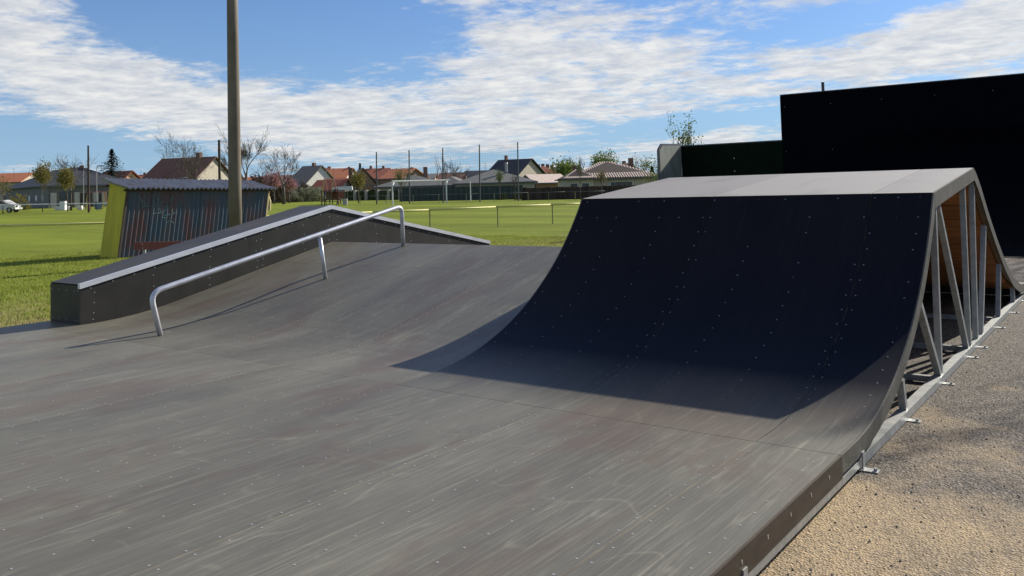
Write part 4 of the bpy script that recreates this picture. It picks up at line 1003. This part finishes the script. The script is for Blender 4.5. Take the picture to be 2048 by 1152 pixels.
tree('bare_tree', 'bare street tree in front of the grey bungalow roof', 142, 100, hpx(142, 315, 100), seed=25, depth=6, r=.13, th=.35, spread=.5, up=.06, minr=.010)
tree('bare_tree', 'small round bare tree far behind the goal', 912, 150, hpx(912, 327, 150), seed=31, depth=6, r=.2, th=.25, spread=.65, up=.05, minr=.014)
tree('bare_tree', 'thin leafless sapling against the sky beside the third mast', 884, 118, hpx(884, 316, 118), seed=33, depth=5, r=.06, th=.15, spread=.22, up=.5, minr=.014)
tree('catkin_tree', 'narrow olive-brown young tree leftmost before the bungalow', 85, 96, hpx(85, 336, 96), seed=41, depth=5, r=.05, wide=.75, th=.36, spread=.3, up=.35, leaf='willow', lsize=.10, per=12, lrad=.30)
tree('catkin_tree', 'narrow olive-brown young tree right of the bare street tree\'s foot', 135, 94, hpx(135, 345, 94), seed=42, depth=5, r=.05, wide=.75, th=.36, spread=.3, up=.3, leaf='willow', lsize=.10, per=12, lrad=.30)
tree('catkin_tree', 'small olive bush tree cut by the left picture edge', 6, 92, hpx(6, 360, 92), seed=43, depth=4, r=.06, th=.3, spread=.5, up=.15, leaf='willow', lsize=.08, per=5, lrad=.28)
tree('young_tree', 'olive-green young tree before the brown gabled house', 717, 105, hpx(717, 352, 105), seed=44, depth=5, r=.07, th=.36, spread=.38, up=.3, leaf='willow', lsize=.10, per=12, lrad=.3)
tree('young_tree', 'light green sapling at the left goal post', 803, 104, hpx(803, 343, 104), seed=45, depth=5, r=.05, th=.3, spread=.34, up=.35, leaf='leaf', lsize=.07, per=4, lrad=.3)
tree('young_tree', 'sparse green sapling in front of the silver flue bungalow', 1000, 103, hpx(1000, 345, 103), seed=46, depth=5, r=.05, th=.4, spread=.25, up=.4, leaf='leaf', lsize=.06, per=3, lrad=.22)
tree('young_tree', 'dull brown sapling before the left end of the brown fence', 1030, 101, hpx(1030, 352, 101), seed=47, depth=4, r=.04, th=.4, spread=.25, up=.4, leaf='hedge', lsize=.05, per=3, lrad=.22)
tree('young_tree', 'bare slender sapling in front of the brown board fence', 1161, 96, hpx(1161, 318, 96), seed=48, depth=5, r=.05, th=.35, spread=.2, up=.5, minr=.012)
tree('young_tree', 'budding sapling before the tiled villa window', 1204, 96, hpx(1204, 345, 96), seed=49, depth=5, r=.05, th=.35, spread=.32, up=.3, leaf='willow', lsize=.05, per=3, lrad=.25)
tree('willow_tree', 'bright green rounded willow between the red roof and the tiled villa', 1132, 150, hpx(1132, 330, 150), seed=51, depth=5, r=.15, th=.25, spread=.6, up=.05, leaf='leaf', lsize=.22, per=14, lrad=.6)
tree('poplar', 'pale green tree tops left behind the tiled villa roof', 1200, 160, hpx(1200, 315, 160), seed=52, depth=5, r=.15, th=.3, spread=.45, up=.2, leaf='leaf', lsize=.18, per=7, lrad=.5)
tree('poplar', 'pale green tree tops right behind the middle of the tiled villa roof', 1225, 158, hpx(1225, 312, 158), seed=53, depth=5, r=.15, th=.3, spread=.45, up=.2, leaf='leaf', lsize=.18, per=7, lrad=.5)
tree('poplar', 'sparse pale tree behind the right chimney of the tiled villa', 1285, 150, hpx(1285, 318, 150), seed=54, depth=5, r=.12, th=.3, spread=.5, up=.15, leaf='leaf', lsize=.15, per=3, lrad=.5)
tree('leafy_tree', 'young tree with fresh green leaves showing above the low dark wall', 1366, 34, hpx(1366, 248, 34), wide=.8, seed=61, depth=5, r=.06, th=.3, spread=.42, up=.28, minr=.006, leaf='leaf', lsize=.05, per=3, lrad=.08)
tree('leafy_tree', 'small leafy tree beside the left end of the low dark wall', 1312, 44, hpx(1312, 338, 44), seed=62, depth=4, r=.04, th=.3, spread=.5, up=.15, minr=.008, leaf='leaf', lsize=.06, per=4, lrad=.12)
for k, (u, d, vt) in enumerate(((548, 112, 352), (578, 116, 358))):
    tree('blossom_tree', ('pink blossom tree nearer the shed, darker crown', 'pink blossom tree on the right, lighter crown')[k], u, d, hpx(u, vt, d), seed=70+k, depth=5, r=.10, th=.38, spread=.42, up=.12, wide=.75, leaf='pink', lsize=.13, per=10, lrad=.28, group='pink blossom trees')
# tree beyond the right edge of the view whose twigs shade the asphalt
tree('bare_tree', 'leafless tree beyond the right end of the black wall', 0, 0, 8.0, seed=81, depth=6, r=.16, th=.3, spread=.5, up=.05, minr=.012, loc=(6.5, 15.5))
tree('bare_tree', 'second leafless tree beyond the right end of the black wall', 0, 0, 10.5, seed=83, depth=6, r=.18, th=.3, spread=.6, up=.05, minr=.012, loc=(3.6, 27.5))
def spruce(label, u, d, vt, w, seed, name='spruce_tree'):
    rs = random.Random(seed); x, y = at(u, d); h = hpx(u, vt, d); t = thing(name, label, 'tree', (x, y, gz(x, y)))
    MB().tube([(0, 0, -.1), (0, 0, h*.97)], [.2, .03], 7).build('trunk', 'bark', t)
    mb = MB(); n = int(34)
    for i in range(n):
        f_ = i/(n-1); z = h*(.10+.88*f_); R_ = w*(1-f_)**1.0+.15
        m = int(13-7*f_)
        for j in range(m):
            a_ = 6.283*j/m+rs.random()*.6; L_ = R_*(.65+.5*rs.random()); droop = -.22*L_+.1
            for q in range(int(6+5*(1-f_))):
                s = (q+.6)/9*1.15; px, py = math.cos(a_)*L_*s, math.sin(a_)*L_*s; pz = z+droop*s*s*1.3+rs.gauss(0, .05); sz = .28*(1.15-s*.6)
                k = len(mb.v); b1 = Vector((math.cos(a_), math.sin(a_), -.35))*sz; b2 = Vector((-math.sin(a_), math.cos(a_), rs.gauss(0, .3)))*sz*.55; c = Vector((px, py, pz))
                mb.v += [tuple(c-b2), tuple(c+b1), tuple(c+b2), tuple(c-b1*.4)]; mb.face((k, k+1, k+2, k+3))
    mb.build('foliage', 'spruce', t)
spruce('dark green spruce standing between the bungalow and the brown house', 224, 128, 297, 7.0, 5)
spruce('tiny far spruce above the grey-roofed gable left of the net', 721, 190, 326, 1.6, 6)
spruce('tiny far conifer right of the willow, behind the tiled villa', 1306, 140, 333, 1.3, 7)
def shrub(name, label, u0, u1, d, vt, mt, seed, n=900, size=.2, cat='shrub', dep=2.0):
    rs = random.Random(seed); um = (u0+u1)/2; x, y = at(um, d); h = hpx(um, vt, d); W = (u1-u0)/F*d/2; t = thing(name, label, cat, (x, y, gz(x, y)), -YAW if False else 0)
    mb = MB(); st_ = MB(); ex = Vector((_r2[0], _r2[1], 0)); ey = Vector((_f2[0], _f2[1], 0))
    lob = [(rs.uniform(-.8, .8), rs.uniform(.65, 1.05)) for _ in range(7)]
    for i in range(n):
        a_ = rs.uniform(-1, 1); top = h*max(.35, max(hh*math.exp(-((a_-c)/.33)**2) for c, hh in lob)); z = top*rs.random()**.7; b_ = rs.uniform(-1, 1)*(1-.4*abs(a_))
        c = ex*a_*W+ey*b_*dep+Vector((0, 0, z)); s = size*(.5+rs.random()); v1 = Vector((rs.gauss(0, 1), rs.gauss(0, 1), rs.gauss(0, 1))).normalized(); v2 = v1.orthogonal().normalized()
        k = len(mb.v); mb.v += [tuple(c-v1*s), tuple(c+v2*s*.45), tuple(c+v1*s), tuple(c-v2*s*.45)]; mb.face((k, k+1, k+2, k+3))
        if i % 30 == 0: st_.tube([tuple(ex*a_*W*.5), tuple(c)], [.03, .012], 3, False)
    mb.build('foliage', mt, t); st_.build('stems', 'bark', t); return t
shrub('twiggy_shrub', 'red-brown twiggy hedge behind the right end of the shed', 503, 575, 120, 346, 'hedge', 3, 2600, .22, dep=3)
shrub('twiggy_shrub', 'brown twiggy thicket in front of the steep brown house', 330, 392, 110, 335, 'hedge', 4, 1300, .18, dep=2)
shrub('dark_hedge', 'dark evergreen hedge under the pink blossom trees', 530, 640, 128, 380, 'bushgreen', 5, 2200, .2, 'hedge', dep=1.5)
shrub('blossom_shrub', 'pale flowering shrub before the low red-roofed shed', 600, 652, 126, 372, 'bloom', 6, 1300, .16, dep=1.5)
shrub('blossom_shrub', 'pale flowering shrub under the right pink tree', 572, 606, 124, 374, 'bloom', 7, 900, .16, dep=1.5)
shrub('brown_bush', 'brown bush in front of the white gable', 600, 625, 134, 362, 'hedge', 8, 700, .18, dep=1.5)
shrub('dark_hedge', 'dark hedge strip in front of the village barn and pillars', 690, 790, 136, 378, 'bushgreen', 9, 1600, .2, 'hedge', dep=1.2)
shrub('low_bush', 'small dark bush before the green screen fence', 995, 1014, 106, 384, 'bushgreen', 10, 300, .12, dep=.6)
shrub('low_bush', 'small dark bush at the join of green and brown fences', 1026, 1044, 104, 383, 'bushgreen', 11, 300, .12, dep=.6)
shrub('low_bush', 'light olive bush left of the bungalow corner', 20, 60, 110, 385, 'willow', 12, 500, .14, dep=.8)

# ------------------------------------------------------------------ poles, lamps, aerials
def pole(name, label, u, d, vt, r0, r1, mt, cat='pole', arm=None, group=None):
    x, y = at(u, d); h = hpx(u, vt, d); t = thing(name, label, cat, (x, y, gz(x, y)))
    MB().tube([(0, 0, 0), (0, 0, h)], [r0, r1], 8).build('shaft', mt, t)
    if arm:
        MB().tube([(0, 0, h), (arm*.5, .2*arm, h+.12)], .035, 5).build('arm', mt, t); MB().box((arm*.8, .3*arm, h+.12), (.6, .22, .1), .4).build('lamp_head', 'steel_dark', t)
    return t
pole('wooden_pole', 'tall dark brown wooden pole rising before the grey bungalow', 177, 88, 291, .13, .09, 'rust_pole')
pole('wooden_pole', 'dark brown pole just left of the thick concrete pole', 439.5, 78, 280, .13, .11, 'rust_pole')
pole('street_lamp', 'thin grey street lamp, left one of the pair behind the swing', 167, 104, 339, .055, .04, 'galv', 'street lamp', .6)
pole('street_lamp', 'thin grey street lamp, right one beside the dark spruce', 193.5, 100, 334, .06, .04, 'galv', 'street lamp', .6)
pole('white_post', 'leaning pale post on the grass left of the last net mast', 941, 104, 362, .07, .05, 'white', 'post')
pole('utility_pole', 'distant grey utility pole right of the solar panel house', 652, 160, 342, .09, .07, 'galv')
def aerial(label, u, d, v0, v1):
    x, y = at(u, d); z0 = zat(u, v0, d); z1 = zat(u, v1, d); t = thing('roof_aerial', label, 'aerial', (x, y, z0-1.2))
    MB().tube([(0, 0, 0), (0, 0, z1-z0+1.2)], .03, 4).build('mast', 'steel_dark', t)
    for k in range(3): MB().beam((-.7, .3, z1-z0+1.0-.35*k), (.7, -.3, z1-z0+1.0-.35*k), .025, .025).build('rod', 'steel_dark', t)
for lb, u, d, v0, v1 in (('thin television aerial above the low red roof left of the brown house', 282, 188, 356, 340), ('television aerial nearer the steep brown house', 270, 188, 358, 345), ('television aerial above the orange roof at the far left', 28, 180, 350, 337), ('television aerial over the orange roof right of the solar panels', 668, 184, 345, 336), ('television aerial above the black roofed house', 972, 160, 345, 325)):
    aerial(lb, u, d, v0, v1)

# ------------------------------------------------------------------ playground
def swing(label, u0, u1, d, vt, mt):
    a_, b_ = at(u0, d), at(u1, d+1.5); x0, y0 = a_; g = gz(*a_); rz = math.atan2(b_[1]-a_[1], b_[0]-a_[0]); W = pdist(a_, b_); h = zat((u0+u1)/2, vt, d)-g
    t = thing('swing_frame', label, 'swing', (x0, y0, g), rz)
    MB().beam((-.2, 0, h), (W+.2, 0, h), .12, .12).build('top_beam', mt, t)
    for x in (0, W):
        for s in (-1, 1): MB().beam((x+s*.15-.9*0, s*1.05, 0), (x, 0, h), .11, .11).build('leg', mt if s < 0 else 'yellowwood', t)
    for x in (W*.35, W*.65):
        for dx in (-.22, .22): MB().tube([(x+dx, 0, h), (x+dx, 0, .55)], .012, 4).build('chain', 'steel_dark', t)
        MB().box((x, 0, .52), (.5, .2, .05)).build('seat', 'black', t)
    return t
t = swing('red-brown timber swing frame in front of the grey bungalow', 176, 210, 102, 384, 'redbrown')
for ch in list(t.children):
    if ch.name.startswith('leg'): ch.rotation_euler = (0, 0, 0)
swing('pale timber swing frame beside the white van', 650, 668, 120, 358, 'redbrown')
x, y = at(643, 100); ts = thing('play_shelter', 'small timber play hut with a bench table in front, beyond the ledge', 'play hut', (x, y, gz(x, y)), math.atan2(_r2[1], _r2[0]))
Wd = (691-645)/F*100; hh = hpx(665, 382.5, 100)
for x_ in (0, Wd*.35, Wd*.7, Wd):
    for y_ in (0, 1.6): MB().bb(x_-.05, x_+.05, y_-.05, y_+.05, 0, hh-.02).build('post', 'darkwood', ts)
MB().bb(-.1, Wd+.1, -.15, 1.75, hh, hh+.10).build('roof', 'darkwood', ts)
MB().bb(Wd*.72, Wd*.98, -.09, -.055, .6, hh-.05).build('wall_board', 'redbrown', ts)
MB().bb(Wd*.36, Wd*.68, 1.66, 1.70, .5, hh-.05).build('wall_board', 'redbrown', ts)
MB().bb(Wd*.06, Wd*.32, 1.66, 1.70, .5, hh-.05).build('wall_board', 'brownwall', ts)
x, y = at(646, 97); tb = thing('picnic_table', 'low wooden picnic table before the play hut', 'table', (x, y, gz(x, y)), math.atan2(_r2[1], _r2[0]))
MB().bb(0, 1.9, -.35, .35, .68, .73).build('top', 'darkwood', tb)
for s in (-1, 1):
    MB().bb(0, 1.9, s*.62-.13, s*.62+.13, .40, .44).build('seat', 'darkwood', tb)
    for x_ in (.25, 1.65): MB().beam((x_, s*.6, 0), (x_, s*.1, .68), .07, .07).build('leg', 'darkwood', tb)
x, y = at(690, 96); bnn = thing('litter_bin', 'grey concrete litter bin right of the play hut', 'bin', (x, y, gz(x, y)))
MB().tube([(0, 0, 0), (0, 0, .72)], [.26, .29], 12).build('body', 'palegrey', bnn); MB().tube([(0, 0, .721), (0, 0, .76)], [.31, .31], 12).build('rim', 'trim', bnn)
x, y = at(533, 80); cf = thing('climbing_frame', 'curved yellow timber climbing wall showing right of the shed', 'climbing frame', (x, y, gz(x, y)), R(20))
hh = hpx(530, 378, 80)
pr = [(-.45+.0, 0, 0), (.35, 0, 0), (.42, 0, hh*.4), (.2, 0, hh*.75), (-.35, 0, hh)]
MB().prism(pr, (0, .12, 0)).build('board', 'yellowwood', cf)
for k in range(4): MB().bb(-.42+.02*k, .3-.05*k, -.05, -.004, hh*.15+hh*.18*k, hh*.15+hh*.18*k+.06).build('rung', 'darkwood', cf)
x, y = at(196, 100); bb_ = thing('rubbish_bin', 'dark blue rubbish bin at the foot of the right street lamp', 'bin', (x, y, gz(x, y)))
MB().bb(-.28, .28, -.28, .28, .08, .85).build('body', 'blue', bb_); MB().bb(-.31, .31, -.31, .31, .852, .95).build('lid', 'black', bb_); 
for s in (-1, 1): MB().tube([(s*.29, .2, .08), (s*.33, .2, .08)], .08, 8).build('wheel', 'black', bb_)
for (u, lb, h) in ((119, 'white chest-high cabinet on the lawn before the bungalow', 1.05),):
    x, y = at(u, 103); c = thing('white_cabinet', lb, 'cabinet', (x, y, gz(x, y)), math.atan2(_r2[1], _r2[0])); MB().bb(0, .62, 0, .5, 0, h).build('body', 'white', c); MB().bb(-.02, .64, -.02, .52, h+.001, h+.05).build('top', 'palegrey', c); MB().bb(.05, .57, -.02, -.002, .1, h-.1).build('door', 'white', c)
for k, (u, w) in enumerate(((109, .75), (130, .6), (154, .6))):
    x, y = at(u, 104); c = thing('pallet_stack', ('low white block stack left of the cabinet', 'low white block stack right of the cabinet', 'low white block stack by the bare street tree')[k], 'blocks', (x, y, gz(x, y)), math.atan2(_r2[1], _r2[0]))
    for j in range(3): MB().bb(0, w-.04*j, 0, .5, .16*j+.001*j, .16*(j+1)).build('block', 'whitewall', c)

# ------------------------------------------------------------------ vehicles
def wheelpart(t, x, y, r):
    w = MB().tube([(x, y-.11, r), (x, y+.11, r)], r, 16).build('wheel', 'black', t); MB().tube([(x, y-.125, r), (x, y-.112, r)], r*.55, 12).build('rim', 'galv', w)
def vehicle(name, label, cat, u, d, rz, prof, W, mt, glassprof, wheels, wr):
    x, y = at(u, d); t = thing(name, label, cat, (x, y, gz(x, y)), rz)
    MB().prism([(a_, -W/2, b_) for a_, b_ in prof][::-1], (0, W, 0)).build('body', mt, t)
    for gp_ in glassprof:
        for s in (-1, 1): MB().prism([(a_, s*(W/2+.004)-(.004 if s > 0 else .0), b_) for a_, b_ in gp_][::-1], (0, .008, 0)).build('side_window', 'glass', t)
    for xw in wheels:
        for s in (-1, 1): wheelpart(t, xw, s*(W/2-.09), wr)
    return t
rzv = math.atan2(_r2[1], _r2[0])
v = vehicle('white_van', 'white panel van parked by the barn beyond the play hut', 'van', 655, 140, rzv+R(8), [(0, .35), (.05, 1.0), (.55, 1.18), (1.0, 1.95), (1.35, 2.1), (3.95, 2.12), (4.05, 1.9), (4.1, .35)], 1.9, 'white', [[(.95, 1.25), (1.15, 1.78), (1.75, 1.8), (1.75, 1.25)]], (.8, 3.3), .34)
MB().prism([(.56, -.8, 1.2), (.56, .8, 1.2), (.96, .75, 1.87), (.96, -.75, 1.87)], (-.02, 0, .01)).build('windscreen', 'glass', v); MB().bb(-.03, -.002, -.8, -.5, .7, .9).build('headlight', 'glass', v); MB().bb(-.03, -.002, .5, .8, .7, .9).build('headlight', 'glass', v)
v = vehicle('pale_car', 'white and pale green car cut by the left edge of the picture', 'car', -28, 96, rzv+R(4), [(0, .35), (0, .85), (.35, .95), (.85, 1.38), (2.2, 1.42), (2.85, .98), (3.5, .86), (3.6, .35)], 1.65, 'whitewall', [[(.75, .98), (1.0, 1.3), (1.55, 1.33), (1.55, .98)], [(1.62, .98), (1.62, 1.33), (2.15, 1.33), (2.6, .98)]], (.65, 2.9), .3)
MB().bb(3.605, 3.63, -.7, -.4, .6, .78).build('headlight', 'glass', v); MB().bb(3.605, 3.63, .4, .7, .6, .78).build('headlight', 'glass', v)
v = vehicle('grey_car', 'dark grey estate car beside the white van', 'car', 641, 142, rzv+R(40), [(0, .35), (0, .8), (.8, .95), (1.4, 1.4), (3.4, 1.42), (3.9, .9), (3.95, .35)], 1.6, 'trim', [[(1.2, .98), (1.5, 1.32), (3.3, 1.34), (3.5, .98)]], (.7, 3.1), .3)
